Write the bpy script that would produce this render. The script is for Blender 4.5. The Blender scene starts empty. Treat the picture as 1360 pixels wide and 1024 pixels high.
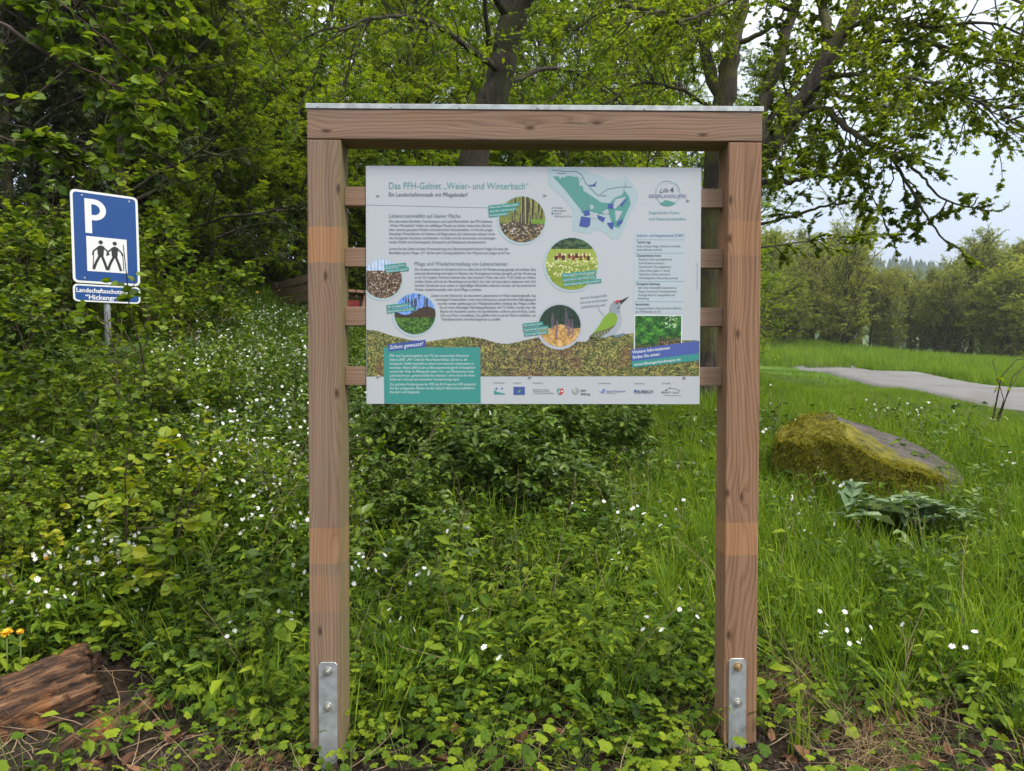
import bpy, bmesh, math, random
import numpy as np
from mathutils import Vector, Matrix
R_ = math.radians
rng = np.random.default_rng(11)
scene = bpy.context.scene
COL = scene.collection

# ------------------------------------------------------------------ camera
FPX, YAW, PITCH, ROLL = 932.56, -0.0139, -0.0214, 0.0018
CAM = np.array([-0.1178, -2.5282, 1.3835])
cy, sy, cp, sp, cr, sr = math.cos(YAW), math.sin(YAW), math.cos(PITCH), math.sin(PITCH), math.cos(ROLL), math.sin(ROLL)
FW = np.array([-sy*cp, cy*cp, sp]); R0 = np.array([cy, sy, 0.0]); U0 = np.cross(R0, FW)
RT = cr*R0 + sr*U0; UP = -sr*R0 + cr*U0
cam = bpy.data.cameras.new("camera"); camo = bpy.data.objects.new("camera", cam); COL.objects.link(camo)
cam.sensor_width = 36; cam.lens = FPX/1360*36; cam.clip_start = 0.05; cam.clip_end = 6000
camo.matrix_world = Matrix(((RT[0], UP[0], -FW[0], CAM[0]), (RT[1], UP[1], -FW[1], CAM[1]), (RT[2], UP[2], -FW[2], CAM[2]), (0, 0, 0, 1)))
scene.camera = camo
# ------------------------------------------------------------------ light
SUN_EL, SUN_AZ = R_(48), R_(125)          # azimuth clockwise from +Y
w = bpy.data.worlds.new("World"); scene.world = w; w.use_nodes = True
nt = w.node_tree; nt.nodes.clear()
out = nt.nodes.new("ShaderNodeOutputWorld")
sky = nt.nodes.new("ShaderNodeTexSky"); sky.sky_type = 'NISHITA'; sky.sun_disc = False
sky.sun_elevation = SUN_EL; sky.sun_rotation = SUN_AZ; sky.air_density = 1.2; sky.dust_density = 3
b1 = nt.nodes.new("ShaderNodeBackground"); b1.inputs[1].default_value = 0.10
b2 = nt.nodes.new("ShaderNodeBackground"); b2.inputs[1].default_value = 1.0
tc = nt.nodes.new("ShaderNodeTexCoord"); nz = nt.nodes.new("ShaderNodeTexNoise"); nz.inputs['Scale'].default_value = 2.2; nz.inputs['Detail'].default_value = 5
cr_ = nt.nodes.new("ShaderNodeValToRGB")
cr_.color_ramp.elements[0].position = 0.3; cr_.color_ramp.elements[0].color = (0.25, 0.295, 0.385, 1)
cr_.color_ramp.elements[1].position = 0.75; cr_.color_ramp.elements[1].color = (0.305, 0.35, 0.43, 1)
# an overcast sky is about three times brighter overhead than at the horizon
sz_ = nt.nodes.new("ShaderNodeSeparateXYZ"); nt.links.new(tc.outputs['Generated'], sz_.inputs[0])
zr_ = nt.nodes.new("ShaderNodeMapRange"); zr_.inputs['From Min'].default_value = 0.12; zr_.inputs['To Min'].default_value = 1.0; zr_.inputs['To Max'].default_value = 3.0
zw_ = nt.nodes.new('ShaderNodeMix'); zw_.data_type = 'RGBA'; zw_.inputs[7].default_value = (.40, .40, .375, 1)   # whiter cloud overhead, bluer towards the horizon
zm_ = nt.nodes.new('ShaderNodeMapRange'); zm_.inputs['From Min'].default_value = 0.25; zm_.inputs['From Max'].default_value = 0.6; nt.links.new(sz_.outputs[2], zm_.inputs['Value']); nt.links.new(zm_.outputs[0], zw_.inputs[0])
nt.links.new(sz_.outputs[2], zr_.inputs['Value']); nt.links.new(zr_.outputs[0], b2.inputs[1])
mx = nt.nodes.new("ShaderNodeMixShader"); mx.inputs[0].default_value = 0.88
L = nt.links.new
L(sky.outputs[0], b1.inputs[0]); L(tc.outputs['Generated'], nz.inputs['Vector']); L(nz.outputs[0], cr_.inputs[0]); L(cr_.outputs[0], zw_.inputs[6]); L(zw_.outputs[2], b2.inputs[0])
L(b1.outputs[0], mx.inputs[1]); L(b2.outputs[0], mx.inputs[2]); L(mx.outputs[0], out.inputs[0])
sun = bpy.data.lights.new("sun", 'SUN'); sun.energy = 1.5; sun.angle = R_(10); sun.color = (1, 0.92, 0.80)
suno = bpy.data.objects.new("sun", sun); COL.objects.link(suno)
sd = Vector((math.sin(SUN_AZ)*math.cos(SUN_EL), math.cos(SUN_AZ)*math.cos(SUN_EL), math.sin(SUN_EL)))
suno.rotation_euler = sd.to_track_quat('Z', 'Y').to_euler(); suno.location = (0, 0, 30)
scene.view_settings.view_transform = 'Standard'; scene.view_settings.look = 'None'
scene.view_settings.exposure = 1.2; scene.view_settings.gamma = 1
scene.cycles.max_bounces = 6; scene.cycles.diffuse_bounces = 3; scene.cycles.transmission_bounces = 4
scene.cycles.transparent_max_bounces = 4; scene.cycles.glossy_bounces = 2

def P(u, v, d):
    """a point seen at photo pixel u,v, d metres in front of the camera"""
    return CAM + d*(FW + RT*((u-680)/FPX) + UP*((512-v)/FPX))

# ------------------------------------------------------------------ helpers
def tag(o, label=None, cat=None, group=None, kind=None):
    if label: o['label'] = label
    if cat: o['category'] = cat
    if group: o['group'] = group
    if kind: o['kind'] = kind
    return o
def empty(name, loc, label, cat, group=None, rz=0):
    o = bpy.data.objects.new(name, None); COL.objects.link(o); o.location = loc; o.rotation_euler = (0, 0, rz)
    o.empty_display_size = 0.2
    return tag(o, label, cat, group)
def srgb(r, g, b):
    f = lambda c: ((c/255+0.055)/1.055)**2.4 if c > 10 else c/255/12.92
    return (f(r), f(g), f(b), 1)

class MB:
    """collects vertices, faces of any size, a tint per vertex and a material index per face"""
    def __init__(s): s.V = []; s.T = []; s.F = []; s.n = 0; s.S = []
    def add(s, V, faces, tint=0.5, mat=0, smooth=False):
        V = np.asarray(V, float).reshape(-1, 3); k = len(V)
        s.V.append(V); s.T.append(np.broadcast_to(np.asarray(tint, float), (k,)).copy())
        if not isinstance(faces, list): faces = [faces]
        for f in faces:
            f = np.asarray(f, int)
            if f.ndim == 1: f = f[None, :]
            if len(f): s.F.append((f+s.n, mat, smooth))
        s.n += k
    def stamp(s, tpl, O, X, N, sc, tint=0.5, mat=0):
        """instances a template (verts, [face arrays]) at frames; X = leaf axis, N = rough normal"""
        V, F = tpl[0], tpl[1]; O = np.atleast_2d(O); n = len(O)
        if n == 0: return
        X = np.broadcast_to(X, (n, 3)).astype(float); N = np.broadcast_to(N, (n, 3)).astype(float)
        X = X/np.maximum(np.linalg.norm(X, axis=1, keepdims=True), 1e-9)
        Z = N-(N*X).sum(1, keepdims=True)*X; Z = Z/np.maximum(np.linalg.norm(Z, axis=1, keepdims=True), 1e-6)
        Y = np.cross(Z, X); sc = np.broadcast_to(sc, (n,)).astype(float)[:, None, None]
        W = O[:, None, :]+sc*(V[None, :, 0:1]*X[:, None, :]+V[None, :, 1:2]*Y[:, None, :]+V[None, :, 2:3]*Z[:, None, :])
        k = len(V); tt = np.repeat(np.broadcast_to(np.asarray(tint, float), (n,)), k)
        s.V.append(W.reshape(-1, 3)); s.T.append(tt)
        off = (np.arange(n)*k)[:, None, None]
        for i, f in enumerate(F):
            m = mat if len(tpl) < 3 else tpl[2][i]
            s.F.append(((f[None]+off).reshape(-1, f.shape[1])+s.n, m, False))
        s.n += n*k
    def tube(s, pts, rad, n=6, tint=0.5, mat=0, cap=True):
        pts = np.asarray(pts, float); m = len(pts); rad = np.broadcast_to(rad, (m,))
        t = np.gradient(pts, axis=0); t /= np.maximum(np.linalg.norm(t, axis=1, keepdims=True), 1e-9)
        a = np.array([1.0, 0, 0]) if abs(t[0][0]) < 0.8 else np.array([0, 1.0, 0])
        ang = np.arange(n)*2*np.pi/n; V = []
        for i in range(m):
            a = a-t[i]*(a@t[i]); a /= max(np.linalg.norm(a), 1e-9); b = np.cross(t[i], a)
            V.append(pts[i]+rad[i]*(np.cos(ang)[:, None]*a+np.sin(ang)[:, None]*b))
        i, j = np.meshgrid(np.arange(m-1), np.arange(n), indexing='ij'); j2 = (j+1) % n
        q = np.stack([i*n+j, i*n+j2, (i+1)*n+j2, (i+1)*n+j], -1).reshape(-1, 4)
        s.add(np.concatenate(V), [q], tint, mat, True)
        if cap: s.F.append((np.arange(n)[None]+s.n-n, mat, False)); s.F.append((np.arange(n)[::-1][None]+s.n-m*n, mat, False))
    def box(s, lo, hi, mat=0, tint=0.5):
        (a, b, c), (d, e, f) = lo, hi
        V = [(a, b, c), (d, b, c), (d, e, c), (a, e, c), (a, b, f), (d, b, f), (d, e, f), (a, e, f)]
        s.add(V, [np.array([(0, 3, 2, 1), (4, 5, 6, 7), (0, 1, 5, 4), (1, 2, 6, 5), (2, 3, 7, 6), (3, 0, 4, 7)])], tint, mat)
    def mesh(s, name, mats):
        me = bpy.data.meshes.new(name)
        V = np.concatenate(s.V); T = np.concatenate(s.T)
        me.vertices.add(len(V)); me.vertices.foreach_set('co', V.astype(np.float32).ravel())
        cnt = np.concatenate([np.full(len(f), f.shape[1]) for f, _, _ in s.F])
        loops = np.concatenate([f.ravel() for f, _, _ in s.F])
        me.loops.add(len(loops)); me.loops.foreach_set('vertex_index', loops.astype(np.int32))
        me.polygons.add(len(cnt)); st = np.concatenate([[0], np.cumsum(cnt)[:-1]])
        me.polygons.foreach_set('loop_start', st.astype(np.int32))
        me.polygons.foreach_set('material_index', np.concatenate([np.full(len(f), m) for f, m, _ in s.F]).astype(np.int32))
        me.polygons.foreach_set('use_smooth', np.concatenate([np.full(len(f), sm) for f, _, sm in s.F]))
        at = me.attributes.new('tint', 'FLOAT', 'POINT'); at.data.foreach_set('value', T.astype(np.float32))
        for m in mats: me.materials.append(m)
        me.update(calc_edges=True); me.validate(); return me
    def build(s, name, mats, parent=None, loc=None):
        o = bpy.data.objects.new(name, s.mesh(name, mats if isinstance(mats, list) else [mats])); COL.objects.link(o)
        if parent: o.parent = parent
        if loc is not None: o.location = loc
        return o
def copy_tree(o, parent=None):
    c = o.copy(); COL.objects.link(c)
    if parent: c.parent = parent
    for ch in list(o.children): copy_tree(ch, c)
    return c
def bevel(o, w_=0.003, seg=2):
    bm = bmesh.new(); bm.from_mesh(o.data)
    bmesh.ops.bevel(bm, geom=bm.edges[:], offset=w_, segments=seg, affect='EDGES', profile=0.6)
    bm.to_mesh(o.data); bm.free(); return o

# value noise
_G = {}
def vn(x, y, seed=0, s=1.0):
    x = np.asarray(x)*s; y = np.asarray(y)*s
    if seed not in _G: _G[seed] = np.random.default_rng(seed).random((64, 64))
    g = _G[seed]; xi = np.floor(x).astype(int); yi = np.floor(y).astype(int)
    fx = x-xi; fy = y-yi; fx = fx*fx*(3-2*fx); fy = fy*fy*(3-2*fy)
    a = g[xi % 64, yi % 64]; b = g[(xi+1) % 64, yi % 64]; c = g[xi % 64, (yi+1) % 64]; d = g[(xi+1) % 64, (yi+1) % 64]
    return a*(1-fx)*(1-fy)+b*fx*(1-fy)+c*(1-fx)*fy+d*fx*fy
def fbm(x, y, seed=0, s=1.0, o=4):
    r = 0; a = 0.5; t = 0.0
    for i in range(o): r = r+a*vn(x, y, seed+i, s*2**i); t = t+a; a *= 0.55
    return r/t

# ------------------------------------------------------------------ materials
def mat(name):
    m = bpy.data.materials.new(name); m.use_nodes = True; n = m.node_tree
    return m, n, n.nodes['Principled BSDF'], (lambda t, **k: mk(n, t, **k))
def mk(n, t, **k):
    x = n.nodes.new(t)
    for a, b in k.items():
        if a in x.inputs: x.inputs[a].default_value = b
        else: setattr(x, a, b)
    return x
def ramp(n, fac, stops):
    r = n.nodes.new("ShaderNodeValToRGB"); e = r.color_ramp.elements
    while len(e) < len(stops): e.new(0.5)
    for el, (p, c) in zip(e, stops): el.position = p; el.color = c if len(c) == 4 else (*c, 1)
    n.links.new(fac, r.inputs[0]); return r.outputs[0]
def math_(n, op, a, b=None, clamp=False):
    x = n.nodes.new("ShaderNodeMath"); x.operation = op; x.use_clamp = clamp
    for i, v in enumerate((a, b)):
        if v is None: continue
        if hasattr(v, 'links'): n.links.new(v, x.inputs[i])
        else: x.inputs[i].default_value = v
    return x.outputs[0]
def mixc(n, fac, a, b, bt='MIX'):
    x = n.nodes.new("ShaderNodeMix"); x.data_type = 'RGBA'; x.blend_type = bt
    for s_, v in ((0, fac), (6, a), (7, b)):
        if hasattr(v, 'links'): n.links.new(v, x.inputs[s_])
        else: x.inputs[s_].default_value = v if s_ == 0 or len(v) == 4 else (*v, 1)
    return x.outputs[2]
def noise(n, vec, scale, detail=4, rough=0.55, dist=0.0):
    x = mk(n, "ShaderNodeTexNoise"); x.inputs['Scale'].default_value = scale; x.inputs['Detail'].default_value = detail
    x.inputs['Roughness'].default_value = rough; x.inputs['Distortion'].default_value = dist
    if vec is not None: n.links.new(vec, x.inputs['Vector'])
    return x.outputs[0]
def mapping(n, vec, scale=(1, 1, 1), loc=(0, 0, 0), rot=(0, 0, 0)):
    x = mk(n, "ShaderNodeMapping"); x.inputs['Scale'].default_value = scale; x.inputs['Location'].default_value = loc; x.inputs['Rotation'].default_value = rot
    n.links.new(vec, x.inputs['Vector']); return x.outputs[0]
def bump(n, bs, h, strength=0.3, dist=0.01):
    x = mk(n, "ShaderNodeBump"); x.inputs['Strength'].default_value = strength; x.inputs['Distance'].default_value = dist
    n.links.new(h, x.inputs['Height']); n.links.new(x.outputs[0], bs.inputs['Normal']); return x

def foliage(name, c1, c2, c3, transl=0.35, rough=0.45, spec=0.35, nscale=0.9, rnd=0.35):
    m, n, bs, _ = mat(name)
    at = mk(n, "ShaderNodeAttribute", attribute_name='tint'); oi = mk(n, "ShaderNodeObjectInfo"); ge = mk(n, "ShaderNodeNewGeometry")
    a = math_(n, 'MULTIPLY', at.outputs['Fac'], 0.75)
    b = math_(n, 'MULTIPLY', oi.outputs['Random'], rnd)
    nn = noise(n, ge.outputs['Position'], nscale, 3)
    c = math_(n, 'MULTIPLY', math_(n, 'SUBTRACT', nn, 0.5), 0.9)
    f = math_(n, 'ADD', math_(n, 'ADD', a, b), c)
    colr = ramp(n, f, [(0.05, c1), (0.5, c2), (1.0, c3)])
    n.links.new(colr, bs.inputs['Base Color']); bs.inputs['Roughness'].default_value = rough
    bs.inputs['Specular IOR Level'].default_value = spec
    tr = mk(n, "ShaderNodeBsdfTranslucent"); hs = mixc(n, 1.0, colr, (1.5, 1.45, 0.55), 'MULTIPLY'); n.links.new(hs, tr.inputs[0])
    mxs = mk(n, "ShaderNodeMixShader"); mxs.inputs[0].default_value = transl
    n.links.new(bs.outputs[0], mxs.inputs[1]); n.links.new(tr.outputs[0], mxs.inputs[2])
    n.links.new(mxs.outputs[0], n.nodes['Material Output'].inputs[0]); return m
def plain(name, c, rough=0.6, metal=0.0, var=0.12, scale=30, bmp=0.0, spec=0.5):
    m, n, bs, _ = mat(name); t = mk(n, "ShaderNodeTexCoord")
    nn = noise(n, t.outputs['Object'], scale, 5)
    k = ramp(n, nn, [(0.3, tuple(x*(1-var) for x in c[:3])), (0.7, tuple(min(1, x*(1+var)) for x in c[:3]))])
    n.links.new(k, bs.inputs['Base Color']); bs.inputs['Roughness'].default_value = rough; bs.inputs['Metallic'].default_value = metal
    bs.inputs['Specular IOR Level'].default_value = spec
    if bmp: bump(n, bs, nn, bmp, 0.004)
    return m
def bark(name, c1, c2, moss=0.3, mossc=(0.07, 0.085, 0.02)):
    m, n, bs, _ = mat(name); t = mk(n, "ShaderNodeTexCoord"); g = mk(n, "ShaderNodeNewGeometry")
    v = mapping(n, t.outputs['Object'], (14, 14, 3)); a = noise(n, v, 1.0, 6, 0.65, 0.6)
    b = noise(n, t.outputs['Object'], 2.5, 4)
    k = ramp(n, a, [(0.3, c1), (0.7, c2)])
    k2 = mixc(n, math_(n, 'MULTIPLY', ramp(n, b, [(0.42, (0, 0, 0)), (0.56, (1, 1, 1))]), moss), k, mossc)
    n.links.new(k2, bs.inputs['Base Color']); bs.inputs['Roughness'].default_value = 0.9
    bump(n, bs, a, 1.0, 0.07); return m
def wood(name, axis, base, dark, bands=(), bandc=None, grey=0.0, seed=0.0, knots=((0, 0, 0),), greenedge=None, RF=70.0):
    """planed larch: fibres along axis; bands = weather-shade zones (z0,z1) of fresher orange wood"""
    m, n, bs, _ = mat(name); t = mk(n, "ShaderNodeTexCoord"); oc = t.outputs['Object']
    s1 = [26, 26, 26]; s1[axis] = 1.0; s2 = [150, 150, 150]; s2[axis] = 3.0
    vd = mapping(n, oc, (1, 1, 1), (seed, seed*1.7, seed*0.6))
    kf = None; kr = None                      # knots: elliptical rings round given points
    for q in knots:
        kx = mk(n, "ShaderNodeVectorMath", operation='SUBTRACT'); n.links.new(oc, kx.inputs[0]); kx.inputs[1].default_value = q
        sc = [1, 1, 1]; sc[axis] = 0.42; sc[1] = 0.3
        ky = mk(n, "ShaderNodeVectorMath", operation='MULTIPLY'); n.links.new(kx.outputs[0], ky.inputs[0]); ky.inputs[1].default_value = sc
        kl = mk(n, "ShaderNodeVectorMath", operation='LENGTH'); n.links.new(ky.outputs[0], kl.inputs[0])
        kf = kl.outputs['Value'] if kf is None else math_(n, 'MINIMUM', kf, kl.outputs['Value'])
    big = noise(n, mapping(n, vd, tuple(7 if i != axis else 1.1 for i in range(3))), 1.0, 2, 0.5, 0.3)
    pull = math_(n, 'DIVIDE', 0.010, math_(n, 'ADD', kf, 0.02))            # fibres flow round the knots
    ph = math_(n, 'ADD', math_(n, 'MULTIPLY', big, 9.0), math_(n, 'MULTIPLY', pull, 5.0))
    sx = mk(n, "ShaderNodeSeparateXYZ"); n.links.new(vd, sx.inputs[0])
    cross = math_(n, 'ADD', math_(n, 'MULTIPLY', sx.outputs[0 if axis != 0 else 2], RF), math_(n, 'MULTIPLY', sx.outputs[1], RF*.8))
    ring = math_(n, 'FRACT', math_(n, 'ADD', cross, ph))
    fine = noise(n, mapping(n, vd, s2), 1.0, 3, 0.6); mid = noise(n, mapping(n, vd, s1), 1.0, 4, 0.6)
    rr = ramp(n, ring, [(0.0, (0.5,)*3), (0.5, (0.1,)*3), (0.85, (0.6,)*3), (1.0, (.9,)*3)])
    f = math_(n, 'ADD', math_(n, 'MULTIPLY', rr, 0.34), math_(n, 'ADD', math_(n, 'MULTIPLY', fine, 0.42), math_(n, 'MULTIPLY', mid, 0.42)))
    c = ramp(n, f, [(0.28, base), (0.82, dark)])
    sz = mk(n, "ShaderNodeSeparateXYZ"); n.links.new(oc, sz.inputs[0]); z = sz.outputs[2]
    gn = noise(n, mapping(n, vd, tuple(5 if i != axis else 2 for i in range(3))), 1.0, 5, 0.7)
    gf = ramp(n, gn, [(0.35, (0, 0, 0)), (0.7, (1, 1, 1))])
    c = mixc(n, math_(n, 'MULTIPLY', gf, grey), c, (0.20, 0.165, 0.145))
    if bands:
        msk = None; zz = math_(n, 'ADD', z, math_(n, 'MULTIPLY', math_(n, 'SUBTRACT', mid, 0.5), 0.02))
        for z0, z1, st in bands:
            q = math_(n, 'MULTIPLY', math_(n, 'MULTIPLY', math_(n, 'GREATER_THAN', zz, z0), math_(n, 'LESS_THAN', zz, z1)), st)
            msk = q if msk is None else math_(n, 'MAXIMUM', msk, q)
        cb = ramp(n, f, [(0.28, bandc[0]), (0.82, bandc[1])])
        c = mixc(n, msk, c, cb)
    # drying cracks: short thin dark lines along the fibres
    ck = noise(n, mapping(n, vd, tuple(95 if i != axis else 2.2 for i in range(3)), (3, 1, 7)), 1.0, 2, 0.5)
    ckm = math_(n, 'MULTIPLY', ramp(n, ck, [(0.735, (0, 0, 0)), (0.76, (1, 1, 1))]), .75); c = mixc(n, ckm, c, (.05, .03, .02))
    if greenedge is not None:
        gx = ramp(n, math_(n, 'ABSOLUTE', math_(n, 'SUBTRACT', sz.outputs[0], greenedge)), [(0.0, (1, 1, 1)), (0.022, (0, 0, 0))])
        gz = math_(n, 'MULTIPLY', gx, ramp(n, gn, [(0.3, (0.25,)*3), (0.6, (0.7,)*3)]))
        c = mixc(n, gz, c, (0.13, 0.12, 0.045))
    kk = ramp(n, kf, [(0.0, (1, 1, 1)), (0.0055, (0.9,)*3), (0.009, (0, 0, 0))])
    c = mixc(n, math_(n, 'MULTIPLY', kk, 0.85), c, (0.045, 0.018, 0.01))
    n.links.new(c, bs.inputs['Base Color']); bs.inputs['Roughness'].default_value = 0.72; bs.inputs['Specular IOR Level'].default_value = 0.3
    bump(n, bs, math_(n, 'SUBTRACT', f, math_(n, 'MULTIPLY', ckm, 1.2)), 0.5, 0.002); return m
# ------------------------------------------------------------------ terrain
CP = [(-.8, 0, -.06), (.8, 0, 0.0), (0, 0, -.03), (-2, 0.3, -.05), (2, 0.3, .02), (0, -1, -.08), (-3, -1, -.05), (3, -1, -.05), (0, -6, -.4), (-10, -5, -.3), (10, -5, -.5),
      (-2.9, 3.5, 1.0), (-2.0, 2.0, .5), (0, 2.0, .22), (2, 2.0, .22), (-.2, 3.5, .5), (0, 6.5, 1.2), (0, 10.5, 1.85), (0, 18, 2.8), (2.4, 6.5, .95), (3.4, 11.5, 1.15),
      (3, 3.5, .60), (2.4, 2.8, .44), (6, 3, .42), (5, 0, .05), (-5, 0.5, .15), (-5, 4, 1.3), (-8, 3, 1.9), (-12, 10, 4.2), (-12, 0, .9), (-20, 25, 8), (-5, 20, 4.6), (0, 35, 4.5), (8, 35, 2.4), (4.5, 20, 1.9),
      (60, 40, 1.5), (40, 85, 4.5), (20, 100, 6), (20, 14, .4), (-100, 0, 20), (-100, 100, 30), (0, 150, 9), (100, 150, 3), (200, 50, -1), (100, 0, -2),
      (0, -100, -4), (-100, -100, 0), (100, -100, -4), (-1200, 0, 30), (1200, 0, 0), (0, 1500, 30), (0, -1200, -6), (1200, 1500, 20), (-1200, 1500, 60), (-1200, -1200, 0), (1200, -1200, 0)]
ROADN = [(1360, 547, 12.5), (1216, 517, 18), (1100, 493, 28), (1040, 480, 39), (1011, 474, 49)]
ROADF = [(1360, 516, 18.3), (1216, 495, 26.8), (1100, 478.5, 41.6)]
# samples of the lane and meadow edges
for q in ROADN+ROADF+[(1360, 592, 8.5), (1200, 562, 12), (1075, 524, 20), (1011, 492, 34), (1040, 502, 28), (1060, 457, 58), (1216, 475, 58), (1360, 485, 58), (1460, 493, 58), (1216, 487, 38), (1360, 502, 28), (380, 430, 11), (455, 442, 11), (300, 432, 10), (940, 480, 12)]: CP.append(tuple(P(*q)))
CP = np.array(CP); nn_ = len(CP)
_D = np.linalg.norm(CP[:, None, :2]-CP[None, :, :2], axis=2)
_A = np.zeros((nn_+3, nn_+3)); _A[:nn_, :nn_] = _D-0.0*np.eye(nn_); _A[:nn_, nn_:] = np.c_[np.ones(nn_), CP[:, :2]]; _A[nn_:, :nn_] = _A[:nn_, nn_:].T
_W = np.linalg.solve(_A, np.r_[CP[:, 2], 0, 0, 0])
def H(x, y):
    x = np.asarray(x, float); y = np.asarray(y, float); sh = x.shape; x = x.ravel(); y = y.ravel()
    r = np.empty(len(x))
    for i in range(0, len(x), 20000):
        xx, yy = x[i:i+20000], y[i:i+20000]
        D = np.sqrt((xx[:, None]-CP[None, :, 0])**2+(yy[:, None]-CP[None, :, 1])**2)
        r[i:i+20000] = D@_W[:nn_]+_W[nn_]+_W[nn_+1]*xx+_W[nn_+2]*yy
    return r.reshape(sh)
def Hs(x, y): return float(H(np.array([x]), np.array([y]))[0])
def axis_(lo, hi, near, step, g=1.13):
    a = [0.0]; s = step
    while a[-1] < hi:
        if a[-1] > near: s *= g
        a.append(a[-1]+s)
    b = [0.0]; s = step
    while b[-1] > lo:
        if -b[-1] > near: s *= g
        b.append(b[-1]-s)
    return np.array(b[::-1][:-1]+a)
gx = axis_(-1400, 1400, 5, 0.09); gy = axis_(-1200, 1800, 6, 0.09)+1.0
X, Y = np.meshgrid(gx, gy, indexing='ij'); Z = H(X, Y)
near = np.exp(-((X/8)**2+((Y-2)/8)**2))
Z += near*((fbm(X, Y, 5, 2.2)-.5)*.12+(fbm(X, Y, 9, 9)-.5)*.05)
g = MB(); a, b = X.shape; i, j = np.meshgrid(np.arange(a-1), np.arange(b-1), indexing='ij')
g.add(np.stack([X, Y, Z], -1).reshape(-1, 3), [np.stack([i*b+j, (i+1)*b+j, (i+1)*b+j+1, i*b+j+1], -1).reshape(-1, 4)], 0.5, 0, True)
m, n, bs, _ = mat("soil_and_turf"); ge = mk(n, "ShaderNodeNewGeometry"); pos = ge.outputs['Position']
sp_ = mk(n, "ShaderNodeSeparateXYZ"); n.links.new(pos, sp_.inputs[0])
f1 = noise(n, pos, 1.2, 6); f2 = noise(n, pos, 25, 6, 0.7); f3 = noise(n, pos, 0.05, 3)
soil = ramp(n, f2, [(0.3, (.012, .008, .005)), (0.55, (.04, .027, .017)), (0.75, (.085, .06, .04))])
turf = ramp(n, noise(n, pos, 6, 6, 0.7), [(0.3, (.02, .035, .008)), (0.7, (.06, .09, .018))])
field = ramp(n, noise(n, pos, 0.6, 6, 0.7), [(0.3, (.05, .11, .012)), (0.7, (.11, .19, .022))])
msk = ramp(n, math_(n, 'ADD', f1, math_(n, 'MULTIPLY', sp_.outputs[1], 0.12)), [(0.62, (0, 0, 0)), (0.78, (1, 1, 1))])
far = ramp(n, math_(n, 'MULTIPLY', sp_.outputs[0], 0.02), [(0.18, (0, 0, 0)), (0.24, (1, 1, 1))])
farf = math_(n, 'MULTIPLY', far, ramp(n, math_(n, 'MULTIPLY', sp_.outputs[1], 0.02), [(0.1, (0, 0, 0)), (0.2, (1, 1, 1))]))
cc = mixc(n, farf, mixc(n, msk, soil, turf), field)
n.links.new(cc, bs.inputs['Base Color']); bs.inputs['Roughness'].default_value = 0.95; bs.inputs['Specular IOR Level'].default_value = 0.15
bump(n, bs, f2, 0.9, 0.03)
g = g.build('ground', m); tag(g, kind='structure', label='grassy bank and soil rising behind the board')
# road
ne = np.array([P(*q)[:2] for q in ROADN]); dirn = (ne[1]-ne[0])/np.linalg.norm(ne[1]-ne[0])
ctr = [ne[0]-dirn*16, ne[0]-dirn*5, ne[0], ne[1], ne[2], ne[3], ne[4], ne[4]+(ne[4]-ne[3])*1.5, ne[4]+(ne[4]-ne[3])*4]
ctr = np.array(ctr); tt = np.linspace(0, len(ctr)-1, 160)
def crom(Pn, t):
    k = np.clip(np.floor(t).astype(int), 0, len(Pn)-2); f = (t-k)[:, None]
    p0 = Pn[np.maximum(k-1, 0)]; p1 = Pn[k]; p2 = Pn[k+1]; p3 = Pn[np.minimum(k+2, len(Pn)-1)]
    return .5*(2*p1+(p2-p0)*f+(2*p0-5*p1+4*p2-p3)*f*f+(3*p1-p0-3*p2+p3)*f**3)
c2 = crom(ctr, tt); tg = np.gradient(c2, axis=0); tg /= np.linalg.norm(tg, axis=1, keepdims=True); rn = np.c_[tg[:, 1], -tg[:, 0]]
off = np.array([-.25, -.05, .4, 1.0, 1.6, 2.2, 2.8, 3.1, 3.3]); PTS = c2[:, None, :]+rn[:, None, :]*(off[None, :, None]+(rng.random((160, 9, 1))-.5)*.12)
ROADC = c2; ROADR = rn
zz = H(PTS[..., 0], PTS[..., 1]); zz = zz.mean(1, keepdims=True)*.5+zz*.5+0.07-.02*np.abs(off-1.5)[None]-.25*(np.abs(off-1.525) > 1.6)[None]
r = MB(); i, j = np.meshgrid(np.arange(159), np.arange(8), indexing='ij')
r.add(np.dstack([PTS, zz]).reshape(-1, 3), [np.stack([i*9+j, i*9+j+1, (i+1)*9+j+1, (i+1)*9+j], -1).reshape(-1, 4)], 0.5, 0, True)
m, n, bs, _ = mat("worn_asphalt"); ge = mk(n, "ShaderNodeNewGeometry"); pos = ge.outputs['Position']
fa = noise(n, pos, 1.3, 5); fb = noise(n, pos, 60, 4, 0.8)
edge = ramp(n, noise(n, pos, 0.55, 6, .75), [(.48, (0, 0, 0)), (.62, (.8,)*3)])
n.links.new(mixc(n, edge, mixc(n, 0.45, ramp(n, fa, [(0.3, (.09, .083, .08)), (0.7, (.165, .155, .16))]), ramp(n, fb, [(0.3, (.05, .046, .043)), (0.7, (.27, .255, .26))])), ramp(n, fb, [(.3, (.05, .038, .028)), (.7, (.15, .12, .095))])), bs.inputs['Base Color'])
bs.inputs['Roughness'].default_value = 0.55; bump(n, bs, fb, 0.5, 0.01)
tag(r.build('road', m), 'narrow grey lane climbing past the grass verge', kind='structure')
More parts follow.
